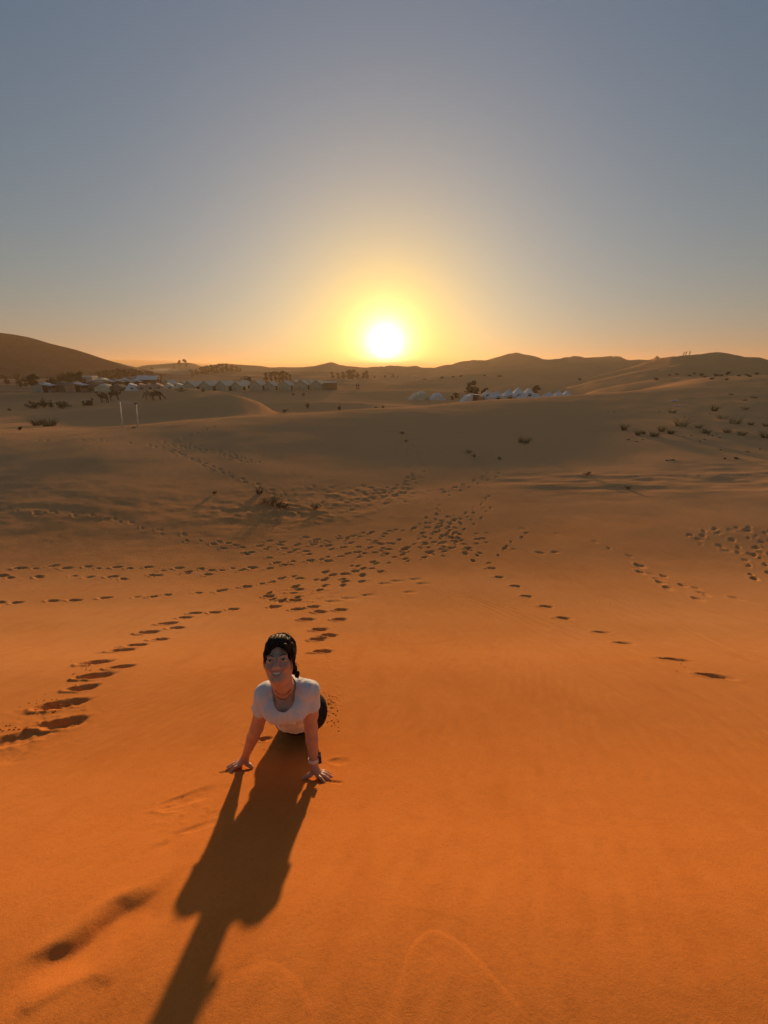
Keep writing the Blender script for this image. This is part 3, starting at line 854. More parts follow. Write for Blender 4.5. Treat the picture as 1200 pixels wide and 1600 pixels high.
def hand(F, wr, ground, fingers, thumb, side):
    """palm pressed on the sand; fingers: list of (direction angle, length)"""
    def gp(x, y, dz): return np.array([x, y, float(ground0(x, y))+dz])
    for i, (az, L, off, r) in enumerate(fingers):
        L *= .80; off = (off[0]*.85, off[1]*.85); r *= .92
        a = R(az); dx, dy = math.sin(a), math.cos(a)
        # knuckle row is spread across the palm
        bx = ground[0]+off[0]; by = ground[1]+off[1]
        kn = gp(bx, by, .019)
        F.cap(wr*0.55+ground*0.45+np.array([0, 0, .016]), kn, .0185, .0115, .012)
        p1 = gp(bx+dx*L*.45, by+dy*L*.45, .018); p2 = gp(bx+dx*L*.75, by+dy*L*.75, .008); p3 = gp(bx+dx*L, by+dy*L, .000)
        L *= 1.0
        F.chain([kn, p1, p2, p3], [.0108, r+.0004, r-.0004, r-.0016], .004)
    az, L, off = thumb
    L *= .82; off = (off[0]*.85, off[1]*.85)
    a = R(az); dx, dy = math.sin(a), math.cos(a)
    t0 = wr*0.5+ground*0.5+np.array([0, 0, .004]); x1, y1 = ground[0]+off[0], ground[1]+off[1]
    F.chain([t0, gp(x1, y1, .02), gp(x1+dx*L*.55, y1+dy*L*.55, .014), gp(x1+dx*L, y1+dy*L, .006)], [.018, .0125, .0105, .0085], .008)
def arm(F, sh, el, wr, grow=0.0, k=.03):
    d = (el-sh)/np.linalg.norm(el-sh)
    F.chain([sh, sh*.55+el*.45, el], [.044+grow, .041+grow, .036+grow], .014)
    F.chain([el, el*.70+wr*.30, wr], [.036+grow, .0345+grow, .0215+grow], .010)
    F.ell(sh+np.array([0, 0, .002]), (.043+grow,)*3, None, .02)
# --- skin
F = Field((-1.02, 1.34, -2.42), (-0.20, 2.06, -1.20), 0.0034)
torso(F)
for b in BUST: F.ell(b, (.056, .052, .058), None, .035)
for sh, el, wr in ((SHL, ELL, WRL), (SHR, ELR, WRR)): arm(F, sh, el, wr)
F.cap(NECK-SPINE*.03, H(0, -.02, -.07), .058, .050, .03)
for sh in (SHL, SHR): F.cap(NECK-SPINE*.02-TN*.02, sh+np.array([0, 0, .012]), .050, .026, .03)     # trapezius
for sh in (SHL, SHR): F.cap(NECK-SPINE*.055+TN*.066+(sh-NECK)*.12, sh*.70+NECK*.30+TN*.022, .009, .010, .014)   # collar bones
for s in (-1, 1): F.cap(H(s*.045, -.02, -.06), NECK-SPINE*.05+TN*.062+AX*s*.014, .012, .010, .02)           # neck cords
hand(F, WRL, gL, [(-100, .076, (-.030, .030), .0078), (-112, .088, (-.040, .012), .0082), (-124, .086, (-.040, -.008), .0082), (-140, .072, (-.028, -.028), .008)], (120, .046, (.026, -.012)), -1)
hand(F, WRR, gR, [(96, .072, (.034, .026), .0078), (106, .086, (.040, .008), .0082), (116, .088, (.038, -.012), .0082), (130, .076, (.026, -.030), .008)], (-115, .046, (-.028, -.020)), 1)
# --- head
F.ell(H(0, -.012, .030), (.0725*HS, .094*HS, .088*HS), HM, .02)
F.ell(H(0, .014, -.032), (.054*HS, .070*HS, .068*HS), HM, .03)
F.cap(H(-.009, .064, -.088), H(.009, .064, -.088), .0165, .0165, .03)
for s in (-1, 1):
    F.ell(H(s*.038, .056, -.024), (.024, .024, .022), HM, .02)             # smiling cheeks
    F.cap(H(s*.053, -.005, -.034), H(s*.022, .053, -.080), .012, .011, .03)   # jaw line
    F.ell(H(s*.0335, .094, .009), (.0175, .013, .0095), HM, .012, 'sub')    # eye hollows
    F.ell(H(s*.0335, .073, .007), (.0165, .0125, .0115), HM, .004)          # eyeballs under the lids
    F.cap(H(s*.018, .084, .026), H(s*.046, .074, .028), .007, .006, .016)     # brow
    F.ell(H(s*.0765, -.006, .000), (.007, .017, .028), HM, .006)            # ears
    F.ell(H(s*.0125, .098, -.031), (.0080, .009, .007), HM, .006)            # nostrils
F.cap(H(0, .086, .014), H(0, .107, -.022), .0075, .0105, .012)
F.ell(H(0, .1075, -.026), (.0110, .011, .0095), HM, .008)
# smiling mouth: a shallow crescent opening with lips round it
def mouth(t, w=.0330, lift=.0150, z=-.0565):
    return (w*t, z+lift*t*t)
def face_y(x, z):
    """outermost skin along the face direction"""
    for q in np.arange(.135, .03, -.0008):
        p = (H(x, q, z)-F.lo)/F.h; i = p.astype(int); g = p-i
        c = F.d[i[0]:i[0]+2, i[1]:i[1]+2, i[2]:i[2]+2]
        val = c[0]*(1-g[0])+c[1]*g[0]; val = val[0]*(1-g[1])+val[1]*g[1]; val = val[0]*(1-g[2])+val[1]*g[2]
        if val < 0: return q
    return .07
ts = np.linspace(-1, 1, 9)
MY = [face_y(mouth(t)[0], mouth(t)[1]) for t in ts]
upper = [H(mouth(t)[0]*1.05, MY[i]-.001, mouth(t)[1]+.0082*(1-t*t)+.001) for i, t in enumerate(ts)]
lower = [H(mouth(t)[0]*1.05, MY[i]-.001, mouth(t)[1]-.0125*(1-t*t)) for i, t in enumerate(ts)]
for i, t in enumerate(ts):
    F.ell(H(mouth(t)[0]*.93, MY[i]+.001, mouth(t)[1]-.0015*(1-t*t)), (.004, .008, .0016+.0075*(1-t*t)), HM, .001, 'sub')
F.chain(upper, [.0022+.0016*(1-t*t) for t in ts], .004)
F.chain(lower, [.0024+.0024*(1-t*t) for t in ts], .004)
bme = F.mesh('body', B0)
body = link('body', bme, person, SKIN); relax(body, 3)
co = np.empty(len(bme.vertices)*3, np.float32); bme.vertices.foreach_get('co', co); co = co.reshape(-1, 3)+B0
loc = ((co-HC)@HM)/HS
fl = np.zeros(len(co))
for t in np.linspace(-1, 1, 15):
    x, z = mouth(t)
    for dz in (.0095*(1-t*t), -.0135*(1-t*t)):
        fl = np.maximum(fl, .9*np.exp(-(((loc[:, 0]-x*1.05)/.004)**2+((loc[:, 2]-z-dz)/.0042)**2))*(loc[:, 1] > .05))
for s in (-1, 1):
    fl = np.maximum(fl, .40*np.exp(-(((loc[:, 0]-s*.044)/.02)**2+((loc[:, 2]+.028)/.018)**2))*(loc[:, 1] > .02))
at = bme.attributes.new('flush', 'FLOAT', 'POINT'); at.data.foreach_set('value', fl.astype(np.float32))

def rel(me):   # parts are modelled in world space; bring them to the person's origin
    me.transform(Matrix.Translation(tuple(-B0))); return me
# --- eyes, brows, teeth
m_white = NT('eye_white', .25, .5); m_white.color((0.62, 0.56, 0.52))
m_iris = NT('eye_dark', .15, .6); m_iris.color((0.018, 0.009, 0.005))
m_teeth = NT('teeth', .25, .5); m_teeth.color((0.80, 0.76, 0.70))
for s in (-1, 1):
    cx, cz = s*.0335, .0065
    V = []; n = 16
    for ring, kk in ((0, 0), (1, .55), (2, 1.0)):
        for i in range(n):
            w = 2*math.pi*i/n; ex = math.cos(w)*.0135*kk; ez = math.sin(w)*(.0042 if math.sin(w) > 0 else .0030)*kk - .0004 + .10*abs(ex)
            V.append(H(cx+ex, face_y(cx+ex, cz+ez)+.0009+.0008*(1-kk), cz+ez))
    Fq = [(r*n+i, r*n+(i+1) % n, (r+1)*n+(i+1) % n, (r+1)*n+i) for r in (0, 1) for i in range(n)]
    me = bpy.data.meshes.new('eye'); me.from_pydata([tuple(v) for v in V], [], Fq); me.update()
    eye = link('eye', rel(me), person, m_white.m)
    V = [H(cx-.0005, face_y(cx, cz)+.0022, cz+.0003)]
    for i in range(14):
        w = 2*math.pi*i/14; V.append(H(cx-.0005+math.cos(w)*.0056, face_y(cx, cz)+.0018, cz+.0003+math.sin(w)*.0042))
    me = bpy.data.meshes.new('iris'); me.from_pydata([tuple(v) for v in V], [], [(0, 1+i, 1+(i+1) % 14) for i in range(14)]); me.update()
    ir = link('iris', rel(me), eye, m_iris.m)
    lash = []
    for t in np.linspace(-1, 1, 9):
        x = cx+.0150*t; z = cz+.0046*(1-t*t)+.0012+.0006*s*t
        lash.append(H(x, face_y(x, z)+.0008, z))
    link('lashes', rel(tube_mesh('lashes', [(lash, [.0006+.0012*(1-abs(t)) for t in np.linspace(-1, 1, 9)])])), person, HAIR)
    brow = []
    for t in np.linspace(0, 1, 9):
        x = s*(.013+.040*t); z = .0245+.0085*math.sin(math.pi*min(t*1.05, 1)*.72)-.004*t*t
        brow.append(H(x, face_y(x, z)+.0004, z))
    link('eyebrow', rel(tube_mesh('eyebrow', [(brow, [.0022*(1-.62*abs(t-.3)/.7) for t in np.linspace(0, 1, 9)])])), person, HAIR)
V = []; Fq = []
for i, t in enumerate(np.linspace(-.82, .82, 12)):
    x, z = mouth(t); yq = np.interp(t, ts, MY)-.0005-.002*t*t
    V.append(H(x, yq, z+.0068*(1-t*t)+.001)); V.append(H(x, yq+.0004, z-.0046*(1-t*t)))
    if i: Fq.append((2*i-2, 2*i, 2*i+1, 2*i-1))
me = bpy.data.meshes.new('teeth'); me.from_pydata([tuple(v) for v in V], [], Fq); me.update()
link('teeth', rel(me), person, m_teeth.m)
# --- hair: cap swept back into a low tail, loose fringe
FH = Field(HC-0.20, HC+0.20, 0.003)
FH.ell(H(0, -.020, .046), (.0805, .102, .090), HM, .0)
FH.ell(H(0, -.060, .010), (.070, .060, .080), HM, .03)
FH.ell(H(0, .030, .100), (.050, .055, .030), HM, .03)
for s in (-1, 1): FH.cap(H(s*.0715, .022, .045), H(s*.0755, .004, .012), .011, .006, .015)
FH.ell(H(.004, .135, -.010), (.0670, .108, .0950), HM, .005, 'sub')                # the face opening
FH.cap(H(-.030, .12, .052), H(.018, .12, .064), .026, .024, .010, 'sub')
for (a, b, c, r) in [((.012, .078, .100), (.042, .080, .076), (.066, .058, .044), .0065), ((.006, .082, .098), (.034, .088, .076), (.056, .074, .052), .0045),
                     ((-.010, .078, .098), (-.040, .076, .078), (-.067, .050, .044), .0065), ((-.004, .082, .098), (-.026, .088, .078), (-.046, .078, .060), .004),
                     ((.07, .02, .03), (.0765, .004, -.02), (.072, -.006, -.07), .004)]:
    FH.chain([H(*a), H(*b), H(*c)], [r, r, r*.35], .008)
TB = H(.028, -.112, -.020)
FH.cap(H(0, -.10, -.01), TB, .036, .024, .02)
FH.chain([TB, H(.058, -.112, -.040), H(.078, -.104, -.068), H(.084, -.098, -.092)], [.018, .019, .013, .004], .012)
def locks(x, y, z):
    lx = (x-HC[0])*HM[0, 0]+(y-HC[1])*HM[1, 0]+(z-HC[2])*HM[2, 0]; ly = (x-HC[0])*HM[0, 1]+(y-HC[1])*HM[1, 1]+(z-HC[2])*HM[2, 1]
    return .0024*np.sin(lx*300+3.0*fbm(lx*25, ly*18, 2)+ly*40)+.0020*fbm(lx*60, ly*22, 2)
FH.add_noise(locks)
hair = link('hair', FH.mesh('hair', B0), person, HAIR); relax(hair, 1)
st = []
rs = random.Random(3)
def cap_pt(d3, lift):
    """point just outside the hair cap along a direction from the middle of the head"""
    c = H(0, -.015, .02); v = HM@(np.array(d3)/np.linalg.norm(d3))
    for q in np.arange(.17, .03, -.0015):
        p = c+v*q; i = ((p-FH.lo)/FH.h).astype(int)
        if FH.d[i[0], i[1], i[2]] < 0: return p+v*lift
    return c+v*.09
for i in range(520):
    x0 = rs.uniform(-1, 1); y0 = rs.uniform(.15, .75); lf = rs.choice((.0002, .0006, .0010, .0018))
    a = []
    for t in np.linspace(0, 1, 7):
        # from the hairline over the crown or the side towards the tail
        az0 = x0*1.45*(1-.25*t); th = (1-t)*(.95-.55*abs(x0))+t*(2.55-.5*abs(x0)+rs.uniform(-.03, .03))
        dirv = (math.sin(az0)*abs(math.sin(th))*.95+.10*x0*(1-t), math.cos(th)*-1*0+math.sin(1.15-th)*.9*(1-.3*abs(x0)), math.cos(th-.65)*.95*(1-.35*abs(x0)*t)+.05)
        a.append(cap_pt(dirv, lf*(1+1.5*math.sin(3.1*t))))
    st.append((a, [.0007, .0008, .0008, .0008, .0007, .0006, .0004]))
for i in range(14):          # wisps off the crown and the fringe
    x0 = rs.uniform(-.8, .8); b = cap_pt((x0, rs.uniform(-.3, .9), .8), 0)
    o = HM@np.array([rs.uniform(-.02, .03), rs.uniform(-.01, .02), rs.uniform(.0, .012)])
    st.append(([b, b+o*.6+HM@np.array([0, 0, .004]), b+o*1.2], [.0006, .0005, .0002]))
for (x, y, z, dx, dz) in ((-.030, .095, .078, -.016, -.040), (-.022, .097, .078, -.022, -.036), (.020, .097, .080, .024, -.040), (.030, .094, .076, .028, -.044), (.010, .098, .082, .026, -.034), (-.055, .07, .05, -.014, -.05), (.060, .06, .045, .012, -.06), (.064, .05, .035, .010, -.075)):
    for q in range(3):
        e = rs.uniform(-.004, .004)
        st.append(([H(x+e, y, z), H(x+dx*.6+e, y+.003, z+dz*.5), H(x+dx+e*2, y-.008-abs(dx)*.25, z+dz+e)], [.0016, .0014, .0006]))
for i in range(18):          # untidy ends of the low tail
    b = H(.05+rs.uniform(-.01, .02), -.105, -.03+rs.uniform(-.015, .015)); o = HM@np.array([rs.uniform(.005, .035), rs.uniform(-.01, .01), rs.uniform(-.05, .012)])
    st.append(([b, b+o*.6+HM@np.array([.006, 0, .004]), b+o], [.0014, .0012, .0005]))
link('loose_strand', rel(tube_mesh('loose_strand', st, 4)), person, HAIR)['kind'] = 'stuff'
# --- T-shirt with scoop neck and short sleeves
FS = Field((-0.80, 1.38, -2.36), (-0.24, 2.10, -1.50), 0.0036)
torso(FS, .011)
for b in BUST: FS.ell(b, (.070, .067, .072), None, .045)
FS.cap(BUST[0], BUST[1], .052, .052, .04)
for sh in (SHL, SHR): FS.cap(NECK-SPINE*.02-TN*.02, sh+np.array([0, 0, .012]), .056, .034, .03)
# the cloth lies over whatever the body does underneath
ix = [np.clip(np.round((FS.lo[k]+FS.h*np.arange(FS.n[k])-F.lo[k])/F.h).astype(int), 0, F.n[k]-1) for k in range(3)]
skin_d = F.d[np.ix_(*ix)]
FS.d = np.where(FS.d < .035, np.minimum(FS.d, skin_d-.0055), FS.d).astype(np.float32)
for sh, el, out in ((SHL, ELL, -1), (SHR, ELR, 1)):
    FS.ell(sh+np.array([0, 0, .0]), (.0535,)*3, None, .03)
    hem = sh*.60+el*.40
    FS.chain([sh, hem+(hem-sh)*.3], [.052, .056], .02)
    d = (el-sh)/np.linalg.norm(el-sh)
    d2 = d+np.array([-.25*out, 0, 0])
    lo = np.minimum(sh, el)-.085; hi = np.maximum(sh, el)+.075; lo[2] = el[2]-.05
    if out < 0: hi[0] = min(hi[0], SHL[0]+.052)
    else: lo[0] = max(lo[0], SHR[0]-.052)
    FS.half(hem, d, (lo, hi))
def folds(x, y, z):
    s = (x-NECK[0])*AX[0]+(y-NECK[1])*AX[1]+(z-NECK[2])*AX[2]; t = (x-NECK[0])*SPINE[0]+(y-NECK[1])*SPINE[1]+(z-NECK[2])*SPINE[2]
    return -.003+.0065*fbm(s*18+3, t*9, 2)+.0045*np.sin(70*(t*.8+np.abs(s)*.55)+3*fbm(s*7, t*7, 1))*np.exp(-((np.abs(s)-.12)/.05)**2)
FS.add_noise(folds)
# scoop neckline
nk = NECK+TN*.10
FS.chain([NECK+SPINE*.08+TN*.0, NECK-SPINE*.02+TN*.07, P(444, 1088, 2.01), P(450, 1097, 2.01)], [.058, .055, .052, .030], .006, 'sub')
FS.cap(NECK+SPINE*.02, NECK+SPINE*.20, .060, .075, .006, 'sub')
# hem round the hips
FS.half(HIP+SPINE*.175, -SPINE-TN*.30)
shirt = link('t_shirt', FS.mesh('t_shirt', B0), person, WHITE_T); relax(shirt, 2)
# --- leggings: hips on the sand, legs stretched out behind, half hidden
FL = Field((-1.25, 1.66, -3.35), (-0.10, 3.05, -1.95), 0.007)
Mh = np.stack((AX, TN, SPINE), 1)
FL.ell(HIP+SPINE*.06+TN*.02, (.150, .108, .125), Mh, .03)
FL.ell(HIP-np.array([0, -.02, .0]), (.168, .122, .125), Mh, .04)
FL.ell(HIP+AX*.085-TN*.05-SPINE*.03, (.09, .09, .09), None, .04)
FL.ell(HIP-AX*.085-TN*.05-SPINE*.03, (.09, .09, .09), None, .04)
def gz(x, y, d): return np.array([x, y, float(ground0(x, y))+d])
for s, k0, a0 in ((1, (-.60, 2.34), (-.78, 2.70)), (-1, (-.70, 2.32), (-.88, 2.66))):
    hipj = HIP+AX*s*.085-SPINE*.05
    FL.chain([hipj, gz(k0[0], k0[1], .06)], [.092, .058], .03)
    FL.chain([gz(k0[0], k0[1], .06), gz((k0[0]+a0[0])/2, (k0[1]+a0[1])/2, .05), gz(a0[0], a0[1], .035)], [.056, .052, .034], .02)
leg = link('leggings', FL.mesh('leggings', B0), person, BLACK_L); relax(leg, 3)
# bare feet behind
FF = Field((-1.15, 2.5, -3.3), (-0.6, 2.95, -2.4), 0.005)
for (x, y) in ((-.78, 2.70), (-.88, 2.66)):
    FF.chain([gz(x, y, .034), gz(x-.045, y+.09, .03), gz(x-.075, y+.15, .018)], [.034, .032, .018], .02)
link('feet', FF.mesh('feet', B0), person, SKIN)
# --- watch, bracelet-thin strap and necklaces
wd = (WRR-ELR)/np.linalg.norm(WRR-ELR); wc = WRR-wd*.036
wa = np.cross(wd, [0, 1, 0]); wa /= np.linalg.norm(wa); wb = np.cross(wd, wa)
V = []; Fq = []; n = 28
for j, (o, r) in enumerate(((-.010, .0275), (-.010, .0305), (.010, .0300), (.010, .0270))):
    for i in range(n):
        w = 2*math.pi*i/n; V.append(wc+wd*o+r*(math.cos(w)*wa+math.sin(w)*wb*.95))
for j in range(4):
    for i in range(n): Fq.append((j*n+i, j*n+(i+1) % n, ((j+1) % 4)*n+(i+1) % n, ((j+1) % 4)*n+i))
me = bpy.data.meshes.new('watch_strap'); me.from_pydata([tuple(v) for v in V], [], Fq); me.update()
m_strap = NT('pale_strap', .5, .4); m_strap.color((0.80, 0.74, 0.74))
m_glass = NT('watch_black', .12, .5); m_glass.color((0.01, 0.01, 0.012))
strap = link('watch_strap', rel(me), person, m_strap.m)
bm = bmesh.new(); bmesh.ops.create_cube(bm, size=1.0)
wout = np.array([1.0, 0.25, 0.0]); wout -= wd*(wout@wd); wout /= np.linalg.norm(wout); wt = np.cross(wd, wout)
for v in bm.verts:
    q = wc+wout*(.034+v.co.x*.010)+wt*v.co.y*.031+wd*v.co.z*.036; v.co = Vector(q-B0)
bmesh.ops.bevel(bm, geom=list(bm.edges), offset=.003, segments=2, affect='EDGES')
me = bpy.data.meshes.new('watch_case'); bm.to_mesh(me); bm.free()
link('watch_case', me, person, m_glass.m)
neck_m = NT('beads', .4, .5); neck_m.color((0.10, 0.028, 0.018))
def chest_pt(s, t):
    """skin surface point on the neck and upper chest: s across, t along the spine"""
    for q in np.arange(.115, -.02, -.001):
        p3 = NECK+AX*s+SPINE*t+TN*q; p = (p3-F.lo)/F.h; i = p.astype(int)
        if F.d[i[0], i[1], i[2]] < 0.0055: return p3
    return NECK+AX*s+SPINE*t
def on_skin(u, v):
    for q in np.arange(1.85, 2.35, .0015):
        p3 = P(u, v, q); p = (p3-F.lo)/F.h; i = p.astype(int)
        if F.d[i[0], i[1], i[2]] < 0.002: return p3
    return P(u, v, 2.1)
for (ua, va, um, vm, ub, vb) in ((429.5, 1078, 442, 1095, 455, 1076), (431, 1085, 442.5, 1103, 454.5, 1083)):
    tt = np.linspace(0, 1, 21)
    pts = [on_skin((1-t)**2*ua+2*t*(1-t)*um+t*t*ub, (1-t)**2*va+2*t*(1-t)*vm+t*t*vb) for t in tt]
    pts = [sum(pts[max(k-1, 0):k+2])/len(pts[max(k-1, 0):k+2]) for k in range(21)]
    link('necklace', rel(tube_mesh('necklace', [(pts, [.0014+.0007*(k % 2) for k in range(21)])], 6)), person, neck_m.m)
# ------------------------------------------------------------------ mountain and far plateau
def mountain_mesh():
    Yc = 335.0
    pts = [(-500, 540), (-300, 530), (-150, 519), (-60, 517), (0, 520), (40, 526), (80, 537), (120, 547), (160, 560), (195, 572), (225, 582), (270, 600)]
    ss = []; zz = []
    for u, v in pts:
        h = h_from_v(v, Yc); d = Yc*CP+h*SP; ss.append((u-600)/600*d); zz.append(-h)
    xs = np.linspace(ss[0], ss[-1], 260); ys = np.linspace(Yc-95, Yc+150, 130)
    X, Y = np.meshgrid(xs, ys)
    crest = pchip(ss, zz, X)
    base = -14.0
    t = (Y-Yc)/np.where(Y < Yc, 90, 140)
    prof = np.clip(1-np.abs(t), 0, 1); prof = prof**1.25
    rid = 1-np.abs(fbm(X/42+2, Y/26, 4))*1.5
    Z = base+(crest-base)*prof*(1-.30*(1-rid)*(1-prof)*2.2)+1.8*fbm(X/14, Y/14, 3)*sstep(0, .2, prof)*(1-prof)*1.6
    V = np.stack((X, Y, Z), -1).reshape(-1, 3); n, m = X.shape
    i, j = np.meshgrid(np.arange(n-1), np.arange(m-1), indexing='ij')
    q = np.stack((i*m+j, i*m+j+1, (i+1)*m+j+1, (i+1)*m+j), -1).reshape(-1, 4)
    return mesh_np('mountain', V, q)
t = NT('dark_rock', .95, .1); v = t.coords('Object')
c = t.mix(t.ramp(t.noise(v, .022, 5), .35, .65), (0.022, 0.022, 0.023), (0.042, 0.040, 0.038))
c = t.mix(t.math('MULTIPLY', t.ramp(t.noise(t.coords('Object', (1, 1, 3)), .05, 5), .5, .7), .6), c, (0.085, 0.072, 0.06))
t.color(c); t.normal(t.bump(t.noise(v, .12, 5, .65), .8, 3.0))
mountain = link('mountain', mountain_mesh(), None, t.m); mountain['kind'] = 'structure'
# pale table land on the horizon behind the mountain
def plateau_mesh():
    Yc = 3300.0
    pts = [(60, 575), (150, 566), (190, 562.5), (240, 563), (262, 565), (300, 567.5), (350, 571), (420, 578)]
    ss = []; zz = []
    for u, v in pts:
        h = h_from_v(v, Yc); d = Yc*CP+h*SP; ss.append((u-600)/600*d); zz.append(-h)
    xs = np.linspace(ss[0], ss[-1], 120); ys = np.linspace(Yc-500, Yc+500, 30)
    X, Y = np.meshgrid(xs, ys)
    Z = -16+(pchip(ss, zz, X)+16)*np.clip(1.5*(1-np.abs(Y-Yc)/500), 0, 1)+5*fbm(X/200, Y/200, 3)*(np.abs(Y-Yc) > 180)
    V = np.stack((X, Y, Z), -1).reshape(-1, 3); n, m = X.shape
    i, j = np.meshgrid(np.arange(n-1), np.arange(m-1), indexing='ij')
    return mesh_np('far_plateau', V, np.stack((i*m+j, i*m+j+1, (i+1)*m+j+1, (i+1)*m+j), -1).reshape(-1, 4))
plateau = link('far_plateau', plateau_mesh(), None, t.m); plateau['kind'] = 'structure'

# ------------------------------------------------------------------ tents
def mat_fabric(name, c1, c2, stripe=0.0):
    t = NT(name, .9, .1); v = t.coords('Object')
    c = t.mix(t.ramp(t.noise(v, .9, 4), .35, .65), c1, c2)
    if stripe:
        w = t.new('ShaderNodeTexWave'); w.bands_direction = 'X'; t.l.new(v, w.inputs['Vector']); t.set(w, Scale=1.1, Distortion=.3)
        c = t.mix(t.math('MULTIPLY', t.ramp(w.outputs['Fac'], .4, .6), stripe), c, tuple(x*.6 for x in c1))
    t.color(c); t.normal(t.bump(t.noise(v, 2.2, 3), .5, .06))
    return t.m
CANVAS = mat_fabric('grey_green_canvas', (0.44, 0.40, 0.31), (0.54, 0.49, 0.38))
CANVAS_ROOF = mat_fabric('sand_canvas', (0.66, 0.56, 0.42), (0.74, 0.64, 0.50))
PALE_END = mat_fabric('pale_canvas', (0.72, 0.62, 0.50), (0.78, 0.70, 0.58))
BROWN_WOOL = mat_fabric('brown_wool', (0.20, 0.155, 0.115), (0.28, 0.215, 0.16), .35)
PINK_CLOTH = mat_fabric('faded_pink_cloth', (0.45, 0.27, 0.20), (0.52, 0.33, 0.25))
WHITE_CANVAS = mat_fabric('white_canvas', (0.72, 0.72, 0.73), (0.62, 0.63, 0.65))
GREY_CLOTH = mat_fabric('grey_cloth', (0.40, 0.38, 0.36), (0.48, 0.46, 0.43), .2)
DARK_IN = NT('dark_opening', .9, .1); DARK_IN.color((0.02, 0.017, 0.014))
POLE = NT('pole_wood', .8, .2); POLE.color((0.22, 0.15, 0.09))
def poly(name, verts, faces, parent, mat):
    me = bpy.data.meshes.new(name); me.from_pydata([tuple(map(float, v)) for v in verts], [], faces); me.update()
    return link(name, me, parent, mat)
def slab(pts, n, th):
    """thin solid from a polygon and an offset direction"""
    pts = [np.array(p, float) for p in pts]; off = np.array(n, float)*th; k = len(pts)
    V = pts+[p+off for p in pts]
    Fc = [tuple(range(k))[::-1], tuple(range(k, 2*k))]+[(i, (i+1) % k, k+(i+1) % k, k+i) for i in range(k)]
    return V, Fc
def gable_tent(w=3.6, l=3.4, wall=1.6, ridge=2.9, wallm=CANVAS, roofm=CANVAS_ROOF, endm=CANVAS, lit_side=PALE_END):
    """gable end faces -Y (the camera), the long side with the paler wall faces +X"""
    r = empty('gable_tent', (0, 0, 0)); a = w/2; b = l/2
    for s in (-1, 1):
        V, Fc = slab([(-a, s*b, -.3), (a, s*b, -.3), (a, s*b, wall), (0, s*b, ridge-.03), (-a, s*b, wall)], (0, s, 0), .06)
        poly('gable_wall', V, Fc, r, endm)
        V, Fc = slab([(s*a, -b+.06, -.3), (s*a, b-.06, -.3), (s*a, b-.06, wall-.02), (s*a, -b+.06, wall-.02)], (-s, 0, 0), .06)
        poly('side_wall', V, Fc, r, wallm if s < 0 else lit_side)  # paler right wall: the light on that side is put into its colour
        V, Fc = slab([(0, -b-.25, ridge+.02), (s*(a+.35), -b-.25, wall-.10), (s*(a+.35), 0, wall-.16), (s*(a+.35), b+.25, wall-.10), (0, b+.25, ridge+.02), (s*a*.5, 0, (ridge+wall)/2-.08)], (0, 0, 1), .06)
        poly('roof', V, [(0, 1, 2, 5), (0, 5, 4), (5, 2, 3, 4), (11, 8, 7, 6), (10, 11, 6), (10, 9, 8, 11), (0, 6, 7, 1), (1, 7, 8, 2), (2, 8, 9, 3), (3, 9, 10, 4)], r, roofm)
    V, Fc = slab([(a+.012, -.6, -.2), (a+.012, .6, -.2), (a+.012, .6, 1.6), (a+.012, -.6, 1.6)], (1, 0, 0), .02)
    poly('doorway', V, Fc, r, DARK_IN.m)
    return r
